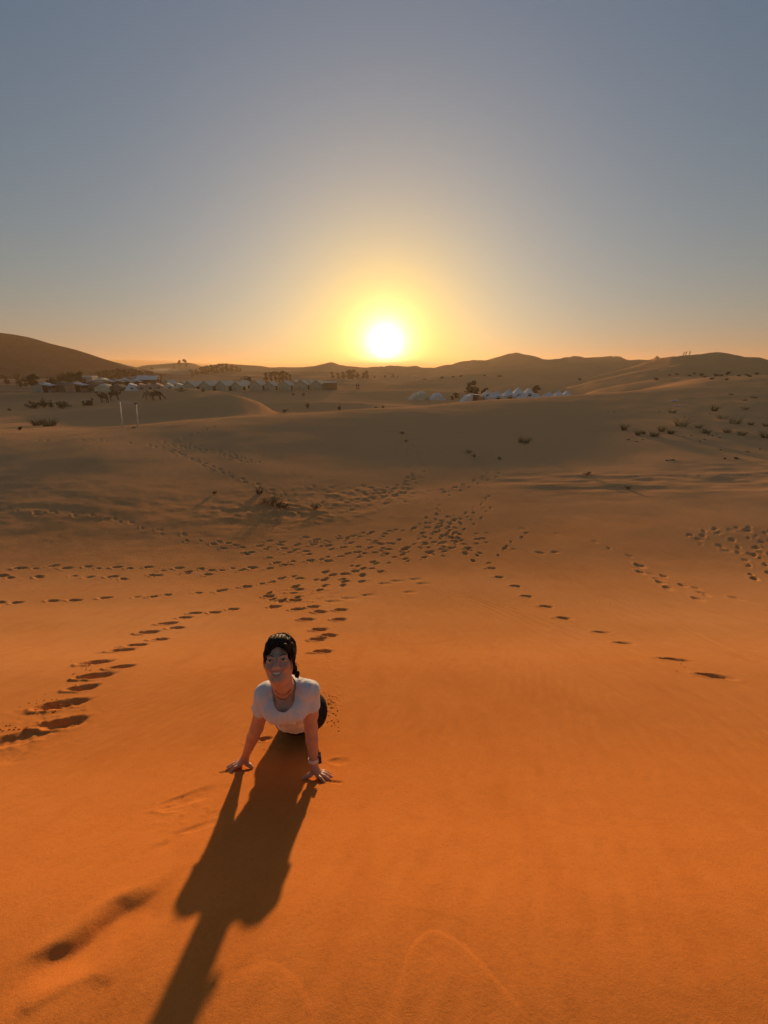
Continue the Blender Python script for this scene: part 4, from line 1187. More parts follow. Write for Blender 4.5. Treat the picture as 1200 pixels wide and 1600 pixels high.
def low_tent(w=6.5, l=6, ridge=2.9, eave=1.15, mat=BROWN_WOOL, awn=None, side=1):
    """wide sagging wool tent, optional pale awning on the right"""
    r = empty('wool_tent', (0, 0, 0)); a = w/2; b = l/2; n = 9; V = []; Fc = []
    for i in range(n):
        for j in range(7):
            x = -a+w*i/(n-1); y = -b+l*j/6
            q = abs(x)/a; e = abs(y)/b
            top = .34*w*.5 if q < .34 else 0
            z = eave+(ridge-eave)*(1-max(q-.30, 0)/.70)*(1-.35*e*e)-.22*math.sin(math.pi*min(q, 1))*(1-e*.5)
            V.append((x, y, z))
    for i in range(n-1):
        for j in range(6): Fc.append((i*7+j, (i+1)*7+j, (i+1)*7+j+1, i*7+j+1))
    ro = poly('roof', V, Fc, r, mat); m = ro.modifiers.new('thickness', 'SOLIDIFY'); m.thickness = .06
    for s in (-1, 1):
        top = [V[i*7+(0 if s < 0 else 6)] for i in range(n)]
        pts = [(-a+.12, s*(b-.15), -.4), (a-.12, s*(b-.15), -.4)]+[(min(max(p[0], -a+.12), a-.12), s*(b-.15), p[2]-.04) for p in reversed(top)]
        W, G = slab(pts, (0, -s, 0), .06); poly('end_wall', W, G, r, mat)
        pts = [(s*(a-.12), -b+.22, -.4), (s*(a-.12), b-.22, -.4), (s*(a-.12), b-.22, eave*.62), (s*(a-.12), -b+.22, eave*.62)]
        W, G = slab(pts, (-s, 0, 0), .06); poly('side_wall', W, G, r, mat)
    if awn is not None:
        x0 = a*.30; x1 = a+1.0
        W = [(x0, -b-.5, ridge-.42), (x1, -b-.6, eave+.30), (x1, b*.3, eave+.36), (x0, b*.3, ridge-.38), ((x0+x1)/2, -b*.4, (ridge+eave)/2-.02)]
        aw = poly('awning', W, [(0, 1, 4), (1, 2, 4), (2, 3, 4), (3, 0, 4)], r, awn); m = aw.modifiers.new('thickness', 'SOLIDIFY'); m.thickness = .05
        pth = [([(x1-.08, -b-.5, -.4), (x1-.08, -b-.5, eave+.3)], [.05, .05]), ([(x1-.08, b*.25, -.4), (x1-.08, b*.25, eave+.34)], [.05, .05])]
        for q in pth: link('awning_pole', tube_mesh('awning_pole', [q], 6), r, POLE.m)
        W, G = slab([(x0+.1, -b-.02, -.3), (a-.2, -b-.02, -.3), (a-.2, -b-.02, eave+.05), (x0+.1, -b-.02, eave+.35)], (0, -1, 0), .03)
        poly('doorway', W, G, r, DARK_IN.m)
    return r
def peak_tent(w=2.8, wall=1.25, peak=2.6, mat=WHITE_CANVAS, door=True):
    """square white tent with a steep pyramid top"""
    r = empty('peak_tent', (0, 0, 0)); a = w/2
    c = [(-a, -a), (a, -a), (a, a), (-a, a)]
    V = []; Fc = []; lv = ((1.0, 0, wall), (1.06, 0, wall-.12), (.55, 0, wall+(peak-wall)*.34), (.22, 0, wall+(peak-wall)*.72))
    for (k, _, z) in (lv[1], lv[0], lv[2], lv[3]): V += [(x*k, y*k, z) for x, y in c]
    V.append((0, 0, peak))
    for q in range(3):
        for i in range(4): Fc.append((q*4+i, q*4+(i+1) % 4, q*4+4+(i+1) % 4, q*4+4+i))
    for i in range(4): Fc.append((12+i, 12+(i+1) % 4, 16))
    ro = poly('roof', V, Fc, r, mat); m = ro.modifiers.new('thickness', 'SOLIDIFY'); m.thickness = .04
    for i in range(4):
        p, q = np.array(c[i])*.97, np.array(c[(i+1) % 4])*.97
        n = np.array([-(p+q)[0], -(p+q)[1], 0]); n /= np.linalg.norm(n)
        e = (q-p)/np.linalg.norm(q-p)*.05
        W, G = slab([(*(p+e), -.5), (*(q-e), -.5), (*(q-e), wall-.03), (*(p+e), wall-.03)], n, .04)
        poly('wall', W, G, r, mat)
    if door:
        for s in (0, 1):
            W, G = ([(-.45, -a-.0, -.4), (.45, -a, -.4), (.45, -a, 1.35), (-.45, -a, 1.35)], None) if s == 0 else ([(a, -.45, -.4), (a, .45, -.4), (a, .45, 1.35), (a, -.45, 1.35)], None)
            W, G = slab(W, (0, -1, 0) if s == 0 else (1, 0, 0), .02)
            poly('doorway', W, G, r, DARK_IN.m)
    return r
def flap_tent(w=5.0, l=3.6, h=2.2, mat=WHITE_CANVAS):
    """low white tent whose cloth slopes to the ground on the left, with an open brown front on the right"""
    r = empty('sloping_tent', (0, 0, 0)); a = w/2; b = l/2
    V = [(-a, -b, -.3), (-a*.35, -b, h*.8), (a*.1, -b, h), (a*.1, -b, -.3), (-a, b, -.3), (-a*.35, b, h*.8), (a*.1, b, h), (a*.1, b, -.3)]
    poly('cloth', V, [(3, 2, 1, 0), (4, 5, 6, 7), (0, 1, 5, 4), (1, 2, 6, 5), (2, 3, 7, 6)], r, mat)
    W, G = slab([(a*.1, -b-.3, h+.02), (a+.2, -b-.3, h-.25), (a+.2, b, h-.25), (a*.1, b, h+.02)], (0, 0, 1), .06); poly('awning', W, G, r, PALE_END)
    W, G = slab([(a*.1+.03, b-.4, -.3), (a+.1, b-.4, -.3), (a+.1, b-.4, h-.3), (a*.1+.03, b-.4, h-.05)], (0, 1, 0), .06); poly('back_wall', W, G, r, PINK_CLOTH)
    for y in (-b-.2, b-.45): link('awning_pole', tube_mesh('awning_pole', [([(a+.12, y, -.4), (a+.12, y, h-.25)], [.05, .05])], 6), r, POLE.m)
    return r
def put(o, u, Y, rz=0.0, sc=1.0, sink=0.0, z=None):
    p = place(u, Y); o.location = (p[0], p[1], p[2]-sink if z is None else z); o.rotation_euler = (0, 0, R(rz)); o.scale = (sc, sc, sc)
    return o
ORD = ['first', 'second', 'third', 'fourth', 'fifth', 'sixth', 'seventh', 'eighth', 'ninth', 'tenth', 'eleventh', 'twelfth', 'thirteenth', 'fourteenth', 'fifteenth', 'sixteenth']
# front and back rows of gabled tents in the middle of the left camp
gt = gable_tent(); used = False
def next_gable():
    global used
    if not used: used = True; return gt
    return copy_tree(gt)
front = [302, 327, 352, 375, 404, 425, 448]
for i, u in enumerate(front):
    o = put(next_gable(), u, 112+i*.6, -16+random.uniform(-4, 4), random.uniform(.84, .94), .15)
    tag(o, 'grey-green gabled tent, %s from the left in the front row' % ORD[i], 'tent', 'gabled tents in the front row of the left camp')
back = [268, 291, 315, 337, 360, 382, 462]
for i, u in enumerate(back):
    o = put(next_gable(), u, 123+i*.4, -14+random.uniform(-4, 4), random.uniform(.84, .94), .15)
    tag(o, 'pale-roofed gabled tent, %s from the left in the back row' % ORD[i], 'tent', 'gabled tents in the back row of the left camp')
for u, Y, lab in ((474, 120, 'small gabled tent with dark front just right of the long camp row'), (484, 127, 'gabled tent set behind another at the right end of the left camp'), (498, 121, 'gabled tent second from the right end of the left camp')):
    tag(put(next_gable(), u, Y, -12, .95, .15), lab, 'tent', 'gabled tents at the right end of the left camp')
# rectangular open-fronted tent at the right end
wt = empty('open_tent', (0, 0, 0))
W, G = slab([(-2.1, -1.7, 2.05), (2.1, -1.7, 2.15), (2.1, 1.7, 2.35), (-2.1, 1.7, 2.25)], (0, 0, 1), .1); poly('roof', W, G, wt, PALE_END)
W, G = slab([(-2.0, 1.5, -.3), (2.0, 1.5, -.3), (2.0, 1.5, 2.2), (-2.0, 1.5, 2.2)], (0, 1, 0), .08); poly('back_wall', W, G, wt, CANVAS)
for s in (-1, 1):
    W, G = slab([(s*2.0, -1.5, -.3), (s*2.0, 1.4, -.3), (s*2.0, 1.4, 2.1), (s*2.0, -1.5, 2.0)], (-s, 0, 0), .08); poly('side_wall', W, G, wt, CANVAS if s < 0 else PALE_END)
W, G = slab([(-1.85, -1.45, -.3), (1.85, -1.45, -.3), (1.85, -1.45, .6), (-1.85, -1.45, .6)], (0, 1, 0), .06); poly('front_panel', W, G, wt, BROWN_WOOL)
tag(put(wt, 516, 119, 12, 1, .1), 'flat-roofed open-fronted tent at the far right end of the left camp', 'tent')
# triangular fly tents left of the rows
for i, (u, Y, m, lab) in enumerate(((250, 113, PINK_CLOTH, 'low sloping tent of faded pink cloth, left of the first gabled tent'), (237, 112, PINK_CLOTH, 'faded pink sloping tent in front of the white roofed pavilion'),
        (224, 111, PINK_CLOTH, 'pink sloping tent between the white fly and the pavilion'), (209, 110, WHITE_CANVAS, 'small white sloping fly tent in the middle of the left cluster'), (283, 114, CANVAS_ROOF, 'sand-coloured sloping tent touching the first gabled tent'), (267, 114, CANVAS_ROOF, 'sand-coloured sloping tent second before the gabled rows'))):
    r = empty('fly_tent', (0, 0, 0)); a = 2.1; b = 2.6
    W = [(-a, -b, -.3), (a, -b, -.3), (a, b, -.3), (-a, b, -.3), (-.5, -b*.6, 2.0), (-.5, b*.6, 2.1), (.6, -b*.7, 1.5), (.6, b*.7, 1.6)]
    poly('cloth', W, [(0, 1, 6, 4), (1, 2, 7, 6), (6, 7, 5, 4), (2, 3, 5, 7), (3, 0, 4, 5)], r, m)
    W, G = slab([(-.2, -b*1.02+.35, -.3), (.7, -b*1.02+.35, -.3), (.5, -b*.82, .9), (-.2, -b*.82, 1.0)], (0, -1, .2), .03); poly('doorway', W, G, r, DARK_IN.m)
    tag(put(r, u, Y, 20, 1.0, .1), lab, 'tent')
# wool tents of the left cluster
for (u, Y, kw, rz, lab) in [
    (72, 104, dict(w=4.6, l=4.2, mat=GREY_CLOTH, awn=WHITE_CANVAS, ridge=2.9, eave=1.7), 6, 'grey cloth tent with a white awning, leftmost in the camp'),
    (100, 107, dict(w=5.6, l=5, mat=BROWN_WOOL, ridge=2.9, eave=1.7), 4, 'striped brown wool tent, second from the left in the camp'),
    (122, 106, dict(w=4.6, l=4.6, mat=PINK_CLOTH, awn=WHITE_CANVAS, ridge=3.0, eave=1.7), 8, 'pinkish tent with a bright white awning on its right side'),
    (151, 110, dict(w=5.6, l=5.5, mat=BROWN_WOOL, ridge=3.1, eave=1.6), 6, 'brown wool tent in front of the long pale roof'),
    (166, 108, dict(w=4.6, l=4.6, mat=CANVAS_ROOF, ridge=2.3, eave=1.1), 6, 'low sand-coloured tent at the front of the left cluster'),
    (186, 109, dict(w=4.8, l=4.6, mat=BROWN_WOOL, ridge=2.2, eave=1.1), 8, 'low brown wool tent in the front line of the left cluster'),
    (163, 121, dict(w=6.8, l=8, mat=CANVAS_ROOF, awn=PALE_END, ridge=4.0, eave=2.3), 20, 'large tent with a long pale roof sloping to the right'),
    (181, 124, dict(w=5.6, l=6, mat=BROWN_WOOL, awn=PALE_END, ridge=3.6, eave=2.2), 18, 'brown tent with pale awning right of the large long-roofed tent'),
    (196, 127, dict(w=5.4, l=6, mat=CANVAS_ROOF, awn=PALE_END, ridge=3.6, eave=2.1), 18, 'sand-coloured tent with pale awning behind the front line'),
    (208, 131, dict(w=5.4, l=6, mat=BROWN_WOOL, awn=WHITE_CANVAS, ridge=3.7, eave=2.1), 16, 'brown tent with whitish awning left of the pavilion')]:
    tag(put(low_tent(**kw), u, Y, rz, .87, .1), lab, 'tent', 'cloth and wool tents of the left cluster')
# pavilion with a white roof and a brown one beside it
for (u, Y, m, lab) in ((234, 134, WHITE_CANVAS, 'open pavilion with a bright white roof at the back of the left camp'), (214, 138, PINK_CLOTH, 'open pavilion with a dull brown roof left of the white pavilion')):
    r = empty('pavilion', (0, 0, 0))
    W, G = slab([(-3.0, -2.2, 2.5), (3.0, -2.2, 2.4), (3.0, 0, 3.6), (-3.0, 0, 3.7)], (0, 0, 1), .1); poly('roof', W, G, r, m)
    W, G = slab([(-3.0, 0.02, 3.68), (3.0, 0.02, 3.58), (3.0, 2.2, 2.4), (-3.0, 2.2, 2.5)], (0, 0, 1), .1); poly('roof', W, G, r, m)
    for x in (-2.8, 0, 2.8):
        for y in (-2.0, 2.0): link('post', tube_mesh('post', [([(x, y, -.4), (x, y, 2.5)], [.09, .09])], 6), r, POLE.m)
    W, G = slab([(-2.7, 1.6, -.3), (2.7, 1.6, -.3), (2.7, 1.6, 2.5), (-2.7, 1.6, 2.5)], (0, 1, 0), .08); poly('back_wall', W, G, r, BROWN_WOOL)
    tag(put(r, u, Y, 14, 1.0, 0), lab, 'pavilion')
# two flat-roofed huts behind the trees
for (u, Y, lab) in ((139, 150, 'grey flat-roofed hut behind the big long-roofed tent'), (122, 152, 'small pale hut half hidden by trees at the back of the camp')):
    r = empty('hut', (0, 0, 0))
    bm = bmesh.new(); bmesh.ops.create_cube(bm, size=1, matrix=Matrix.Translation((0, 0, 1.5)) @ Matrix.Diagonal((5.5, 4, 3.6, 1))); me = bpy.data.meshes.new('wall'); bm.to_mesh(me); bm.free(); link('wall', me, r, GREY_CLOTH)
    W, G = slab([(-2.9, -2.15, 3.31), (2.9, -2.15, 3.31), (2.9, 2.15, 3.31), (-2.9, 2.15, 3.31)], (0, 0, 1), .22); poly('roof', W, G, r, WHITE_CANVAS)
    W, G = slab([(-.6, -2.01, -.2), (.5, -2.01, -.2), (.5, -2.01, 2.0), (-.6, -2.01, 2.0)], (0, -1, 0), .03); poly('door', W, G, r, DARK_IN.m)
    tag(put(r, u, Y, 8, 1.0 if u > 130 else .7, 0), lab, 'hut')
# right-hand white camp behind the big dune
fw = flap_tent(); tag(put(fw, 733, 84, 4, .9, .1), 'wide white tent with a brown open bay, leftmost in the white camp', 'tent')
tag(put(flap_tent(4.2, 3.2, 1.9), 757, 84, 176, .8, .1), 'low white tent sloping down to the right beside the brown open bay', 'tent')
pk = peak_tent(); first = True
for (u, Y, sc, lab) in [(760, 97, .85, 'small white peaked tent behind the low sloping white tent'), (769, 94, .8, 'white peaked tent wedged between the sloping tent and a taller one'), (775, 91, 1.05, 'white peaked tent with dark doorway, first of the three tall ones'),
                        (793, 93, 1.15, 'tall white peaked tent in the middle of the white camp'), (808, 95, 1.3, 'tallest white peaked tent in the white camp'), (824, 99, 1.15, 'white peaked tent with dark doorway right of the tallest one'),
                        (817, 90, .9, 'low white peaked tent half buried in front of the tallest one'), (836, 91, .85, 'small white tent top standing alone right of the tall group'), (856, 92, .95, 'white tent top, first of the three at the right end'),
                        (871, 94, 1.0, 'white tent top, middle one of the three at the right end'), (884, 96, .95, 'white tent top at the far right end of the white camp')]:
    o = pk if first else copy_tree(pk); first = False
    tag(put(o, u, Y, random.uniform(-12, 25), sc*.92, .1), lab, 'tent', 'white peaked tents of the right camp')
for (u, Y, m, sc, lab) in ((650, 91, CANVAS_ROOF, .7, 'faint sand-coloured pointed tent left of the white camp'), (658, 94, CANVAS_ROOF, .75, 'sand-coloured pointed tent just right of another like it'), (683, 92, WHITE_CANVAS, .72, 'single low white tent standing left of the dark tree')):
    r = low_tent(w=5.2, l=4.6, ridge=2.5, eave=.5, mat=m)
    tag(put(r, u, Y, 10, sc, .3), lab, 'tent')
# ------------------------------------------------------------------ plants
def mat_leaf(name, c1, c2):
    t = NT(name, .8, .15); v = t.coords('Object')
    t.color(t.mix(t.ramp(t.noise(v, 1.3, 3), .3, .7), c1, c2)); return t.m
LEAF = mat_leaf('tamarisk_leaf', (0.038, 0.048, 0.022), (0.070, 0.080, 0.038))
LEAF2 = mat_leaf('dry_shrub_leaf', (0.055, 0.060, 0.030), (0.10, 0.10, 0.052))
BARK = mat_noisy('bark', (0.09, 0.065, 0.045), (0.15, 0.11, 0.08), 5)
GRASS = mat_leaf('desert_grass', (0.11, 0.105, 0.05), (0.21, 0.175, 0.085))
GREEN_G = mat_leaf('green_desert_grass', (0.085, 0.105, 0.050), (0.15, 0.16, 0.085))
STRAW = mat_leaf('dry_twig', (0.12, 0.085, 0.045), (0.22, 0.15, 0.08))
def leaf_crown(rs, pts, size, flat=.6):
    """a leaf-sized quad at every point, tilted at random"""
    V = []; F = []
    for p in pts:
        a = rs.uniform(0, 6.28); t = rs.uniform(-1.1, 1.1); s = size*rs.uniform(.6, 1.35)
        d = np.array([math.cos(a)*math.cos(t), math.sin(a)*math.cos(t), math.sin(t)])
        n = np.cross(d, [rs.uniform(-1, 1), rs.uniform(-1, 1), rs.uniform(-1, 1)]); n /= np.linalg.norm(n)+1e-9
        k = len(V); V += [p-d*s*.5, p+n*s*.28, p+d*s*.5, p-n*s*.28]; F.append((k, k+1, k+2, k+3))
    return V, F
def tree(seed, h=4.0, w=3.6, leaves=650, lobes=9, leaf=.30, low=.22, mat=LEAF, tall=False, name='tamarisk_tree'):
    rs = random.Random(seed); root = empty(name, (0, 0, 0)); paths = []; cs = []
    for i in range(lobes):
        a = rs.uniform(0, 6.28); q = math.sqrt(rs.uniform(0, 1))*.36*w
        z = h*(low+(.93-low)*rs.uniform(.05, 1)*(1 if not tall else 1))
        k = 1-.45*abs((z/h-.5)*2)**2
        cs.append((np.array([math.cos(a)*q*k, math.sin(a)*q*k, z*.93]), rs.uniform(.16, .30)*w*(.8 if tall else 1)))
    stems = rs.randint(2, 3)
    for s in range(stems):
        b = np.array([rs.uniform(-.12, .12)*w, rs.uniform(-.12, .12)*w, -.2]); m = np.array([b[0]*1.6, b[1]*1.6, h*.38])
        paths.append(([b, b*.6+m*.4+np.array([.05, .03, 0]), m], [.035*h, .028*h, .02*h]))
        for c, r in cs[s::stems]: paths.append(([m, (m+c)/2+np.array([0, 0, .06*h]), c], [.018*h, .012*h, .005*h]))
    link('trunk', tube_mesh('trunk', paths, 5), root, BARK)
    pts = []
    for i in range(leaves):
        c, r = cs[rs.randrange(lobes)]; d = np.array([rs.gauss(0, 1) for _ in range(3)]); d /= np.linalg.norm(d)
        pts.append(c+d*r*(rs.uniform(.25, 1.0)**.5)*np.array([1, 1, .8]))
    V, F = leaf_crown(rs, pts, leaf*1.7)
    poly('crown', V, F, root, mat); return root
def bush(seed, h=.6, w=.9, leaves=220, leaf=.10, mat=LEAF2, name='desert_shrub'):
    rs = random.Random(seed); root = empty(name, (0, 0, 0)); paths = []; pts = []
    for i in range(13):
        a = rs.uniform(0, 6.28); e = rs.uniform(.25, 1.4); L = h*rs.uniform(.6, 1.1)
        tip = np.array([math.cos(a)*w*.5*math.cos(e)*rs.uniform(.7, 1.1), math.sin(a)*w*.5*math.cos(e), L*math.sin(e)*.95+.05])
        mid = tip*.5+np.array([0, 0, .10*h]); paths.append(([np.array([0, 0, -.1]), mid, tip], [.012*h+.004, .009*h, .003*h]))
        for k in range(leaves//13):
            t = rs.uniform(.25, 1.08); p = mid*2*t*(1-t)+tip*t*t
            pts.append(p+np.array([rs.gauss(0, .06*w), rs.gauss(0, .06*w), rs.gauss(0, .05*h)]))
    link('stems', tube_mesh('stems', paths, 4), root, STRAW)
    V, F = leaf_crown(rs, pts, leaf*1.35); poly('leaves', V, F, root, mat); return root
def grass_tuft(seed, h=.55, w=.5, n=110, mat=GRASS, lean=(0, 0), width=.006):
    rs = random.Random(seed); V = []; F = []
    for i in range(n):
        a = rs.uniform(0, 6.28); b = np.array([math.cos(a), math.sin(a), 0])*w*.35*math.sqrt(rs.random()); b[2] = -.03
        L = h*rs.uniform(.45, 1.15); out = rs.uniform(.1, .9); a2 = a+rs.gauss(0, .8)
        d = np.array([math.cos(a2)*out+lean[0], math.sin(a2)*out+lean[1], 1.0]); d /= np.linalg.norm(d)
        p1 = b+d*L*.5; p2 = b+d*L*.85+np.array([d[0], d[1], -.12])*L*.35
        sd = np.cross(d, [rs.uniform(-1, 1), rs.uniform(-1, 1), .2]); sd /= np.linalg.norm(sd)+1e-9; wd = width*rs.uniform(.7, 1.3)
        k = len(V); V += [b-sd*wd, b+sd*wd, p1-sd*wd*.8, p1+sd*wd*.8, p2]; F += [(k, k+1, k+3, k+2), (k+2, k+3, k+4)]
    me = bpy.data.meshes.new('grass_tuft'); me.from_pydata([tuple(v) for v in V], [], F); me.update()
    return link('grass_tuft', me, None, mat)
def on(o, u, v, rz=None, sc=1.0):
    p = hit(u, v); o.location = tuple(p); o.rotation_euler = (0, 0, random.uniform(0, 6.28) if rz is None else R(rz)); o.scale = (sc, sc, sc); return o

# trees round the camps
T_ = lambda o, u, Y, lab, g=None, sc=1.0, rz=0: tag(put(o, u, Y, rz, sc, 0.05), lab, 'tree', g)
T_(tree(1, 4.6, 3.4, 800, 10), 55, 112, 'dark rounded tree standing alone left of the leftmost tent')
T_(tree(2, 4.8, 4.6, 800, 11), 106, 135, 'dark green tree behind the second tent of the left camp')
T_(tree(3, 5.4, 3.6, 800, 10), 129, 131, 'tall dark tree behind the pinkish tent with the awning')
T_(tree(4, 3.2, 5.2, 700, 10), 83, 122, 'low spreading green tree just behind the leftmost tents')
T_(tree(21, 4.8, 4.4, 700, 11), 117, 138, 'dark tree between two others behind the pinkish tent')
T_(tree(5, 3.4, 4.6, 700, 9, name='feathery_tree'), 387, 134, 'bushy tree poking up behind the middle of the long tent row')
T_(tree(6, 2.6, 2.6, 400, 7), 244, 138, 'small dark tree right beside the white roofed pavilion')
T_(tree(7, 3.0, 2.2, 400, 7), 251, 142, 'small upright tree just behind the faded pink tents')
T_(tree(8, 3.7, 3.6, 900, 12, .26, .12), 737, 98, 'large green tree rising behind the leftmost white tents')
T_(tree(9, 1.9, 2.2, 350, 7, .22, .1), 757, 104, 'small bush-like tree behind the white tents right of the large tree')
T_(tree(10, 2.9, 2.3, 450, 8, .24, .15), 836, 108, 'dark tree at the right edge of the tall white tents')
T_(tree(11, 1.2, 1.6, 260, 6, .2, .05), 797, 86.5, 'dark green shrubby tree in front of the tall white tents')
T_(tree(12, 1.3, .9, 160, 5, .2, .1), 706, 92, 'thin dark upright bush left of the white camp')
T_(tree(13, 1.1, 1.9, 220, 6, .2, .05), 712, 95, 'low greyish bush left of the large green tree')
fo = [tree(30+i, 5.6, 4.6, 420, 8, .5, .12) for i in range(3)]; fu = [False]*3
def far_tree(k):
    if not fu[k]: fu[k] = True; return fo[k]
    return copy_tree(fo[k])
i = 0
G1 = 'trees in the grove behind the left camp'
for q, (u, Y, sc) in enumerate([(158, 205, .9), (166, 210, 1.0), (174, 205, 1.05), (183, 212, 1.1), (191, 208, 1.15), (199, 214, 1.1), (207, 218, 1.1), (216, 222, 1.05), (224, 226, .95), (233, 230, .85), (241, 236, .8), (252, 240, .6)]):
    T_(far_tree(i % 3), u, Y, 'dark tree, %s from the left at the foot of the dark mountain' % ORD[q], G1, sc, random.uniform(0, 360)); i += 1
G2 = 'trees in the grove under the far dune'
for q, (u, Y, sc) in enumerate([(300, 330, 1.3), (308, 335, 1.35), (316, 330, 1.45), (324, 336, 1.6), (331, 330, 1.7), (339, 338, 1.75), (347, 332, 1.7), (355, 336, 1.75), (362, 330, 1.5), (369, 336, 1.3), (376, 332, .9)]):
    T_(far_tree(i % 3), u, Y, 'dark tree, %s from the left in the dense grove under the far dune' % ORD[q], G2, sc*.74, random.uniform(0, 360)); i += 1
pal = tree(50, 6.4, 2.6, 420, 9, .45, .15, tall=True); pu = False
G3 = 'slim trees behind the end of the tent row'
for q, (u, Y, sc) in enumerate([(416, 205, 1.0), (424, 205, 1.05), (431, 208, 1.1), (437, 206, 1.0), (442, 207, 1.15), (448, 210, 1.0), (454, 206, .8)]):
    o = copy_tree(pal) if pu else pal; pu = True
    T_(o, u, Y, 'slim dark tree, %s from the left in the row behind the tents' % ORD[q], G3, sc, random.uniform(0, 360))
G4 = 'small trees on the plain below the sun'
for q, (u, Y, sc) in enumerate([(520, 250, .8), (528, 255, .75), (536, 250, .9), (546, 252, 1.15), (551, 254, 1.1), (558, 258, .8), (568, 262, .75), (573, 262, 1.0), (586, 268, .5), (602, 270, .5), (614, 275, .65), (621, 275, .55)]):
    T_(far_tree(i % 3), u, Y, 'small hazy tree, %s from the left on the plain below the sun' % ORD[q], G4, sc*.9, random.uniform(0, 360)); i += 1
for (u, Y, sc, lab) in [(12, 170, .7, 'dark bushy tree at the left edge below the mountain'), (31, 172, .75, 'dark wide bush right of another below the mountain, left edge'), (94, 165, .6, 'dark rounded bush on the plain above the left tents'), (41, 140, .5, 'small dark bush on the plain left of the lone tree'), (32, 142, .35, 'tiny bush left of the small dark bush on the plain'),
                        (282, 480, 1.3, 'tree on top of the far dune, left one of two'), (291, 482, 1.5, 'tree on top of the far dune, right one of two'), (272, 470, .8, 'small bush on the slope of the far dune'), (238, 470, .8, 'small bush at the left end of the far dune crest')]:
    tag(put(far_tree(i % 3), u, Y, random.uniform(0, 360), sc), lab, 'tree'); i += 1
# shrubs left, near the camels
S_ = lambda o, lab, g=None: tag(o, lab, 'shrub', g)
S_(put(bush(61, 1.5, 2.6, 420, .17, LEAF2), 54, 70), 'dark brown bush left of the green shrub in the hollow at left')
S_(put(bush(62, 1.7, 2.0, 420, .16, LEAF), 70, 71), 'green shrub in the hollow left of the camels')
S_(put(bush(63, 1.4, 1.2, 260, .15, LEAF2), 81, 71), 'narrow shrub just right of the green shrub in the hollow')
S_(put(bush(64, 1.3, 3.0, 420, .17, LEAF2), 97, 70), 'wide olive shrub right of the green one in the hollow')
S_(put(grass_tuft(65, 1.25, 1.5, 240, GRASS, width=.011), 78, 41), 'tall olive grass clump on the dune slope left of the white frame').name = 'grass_clump'
S_(put(grass_tuft(66, 1.1, .9, 120, GRASS, width=.014), 58, 41.5), 'small grass clump beside the tall olive clump, left of it').name = 'grass_clump'
S_(put(bush(67, .4, .6, 90, .1, LEAF2), 15, 66), 'tiny shrub at the far left beyond the near dune')
S_(put(bush(68, .3, .5, 90, .1, LEAF2), 32, 34), 'small dark tuft on the near crest, far left')
S_(put(bush(69, .9, 2.2, 200, .15, LEAF2), 284, 88), 'low dark shrub right of the rightmost camel')
S_(put(bush(70, .9, 1.2, 160, .14, LEAF2), 318, 90), 'small shrub on the bright crest below the tent row')
S_(put(bush(71, .7, 1.0, 120, .13, LEAF2), 458, 96), 'tiny shrub on the sand below the right tents, left one of two')
S_(put(bush(72, .8, 1.2, 120, .13, LEAF2), 474, 95), 'tiny shrub on the sand below the right tents, right one of two')
S_(put(bush(73, .9, 1.1, 160, .13, LEAF2), 481, 68), 'upright shrub in the middle hollow below the sun, left one')
S_(put(bush(74, .9, .9, 160, .13, LEAF2), 531, 66), 'upright shrub in the middle hollow below the sun, right one')
S_(put(bush(75, .6, 1.0, 120, .12, LEAF2), 587, 64), 'small dark shrub behind the crest of the big dune, left of a larger one')
S_(put(bush(76, .8, .9, 160, .12, LEAF2), 599, 64), 'dark shrub peeping over the crest of the big dune')
S_(put(bush(77, .6, 1.6, 120, .12, LEAF2), 445, 62), 'low shrub on the left rim of the middle hollow')
# the bush in the middle of the picture
g = empty('grass_bush', (0, 0, 0))
for k, (dx, dy, h_, w_, n_, ln) in enumerate(((0, 0, .62, .55, 80, (.15, 0)), (.35, -.1, .48, .45, 55, (.3, 0)), (-.28, .1, .30, .3, 45, (-.2, 0)), (.62, -.26, .26, .4, 40, (.35, 0)))):
    o = grass_tuft(80+k, h_, w_, n_, GRASS, ln, .006); o.parent = g; o.location = (dx, dy, 0); o.name = 'tuft'
tag(on(g, 420, 788, 0), 'tufted grey-green grass bush on the left dune slope in mid picture', 'shrub', 'shrubs on the near dunes')
S_(on(grass_tuft(86, .35, .3, 60, STRAW, (.4, 0), .010), 405, 771), 'thin dry tuft just above the grass bush in mid picture').name = 'grass_tuft'
dr = []
for (u, v, s, lab) in [(446, 795, .42, 'half buried dark twig tangle right of the grass bush'), (492, 796, .40, 'dark twiggy tuft right of the buried tangle'), (628, 678, .45, 'small dry tuft high on the dark dune face, left one'), (733, 708, .55, 'dark dry tuft on the dune face right of the footprints'), (741, 714, .4, 'dry tuft touching the dark tuft on the dune face'),
                       (780, 718, .40, 'small dry tuft right of the dark pair on the dune face'), (634, 690, .3, 'tiny dry tuft below the highest one on the dune face'), (918, 742, .42, 'flat dark tuft at the foot of the right dune'), (980, 764, .30, 'reddish dry tuft alone on the smooth sand at right'), (335, 772, .22, 'tiny tuft on the rippled left slope')]:
    S_(on(bush(int(u), s*.38, s*1.4, 110, .03+.03*s, STRAW), u, v), lab)
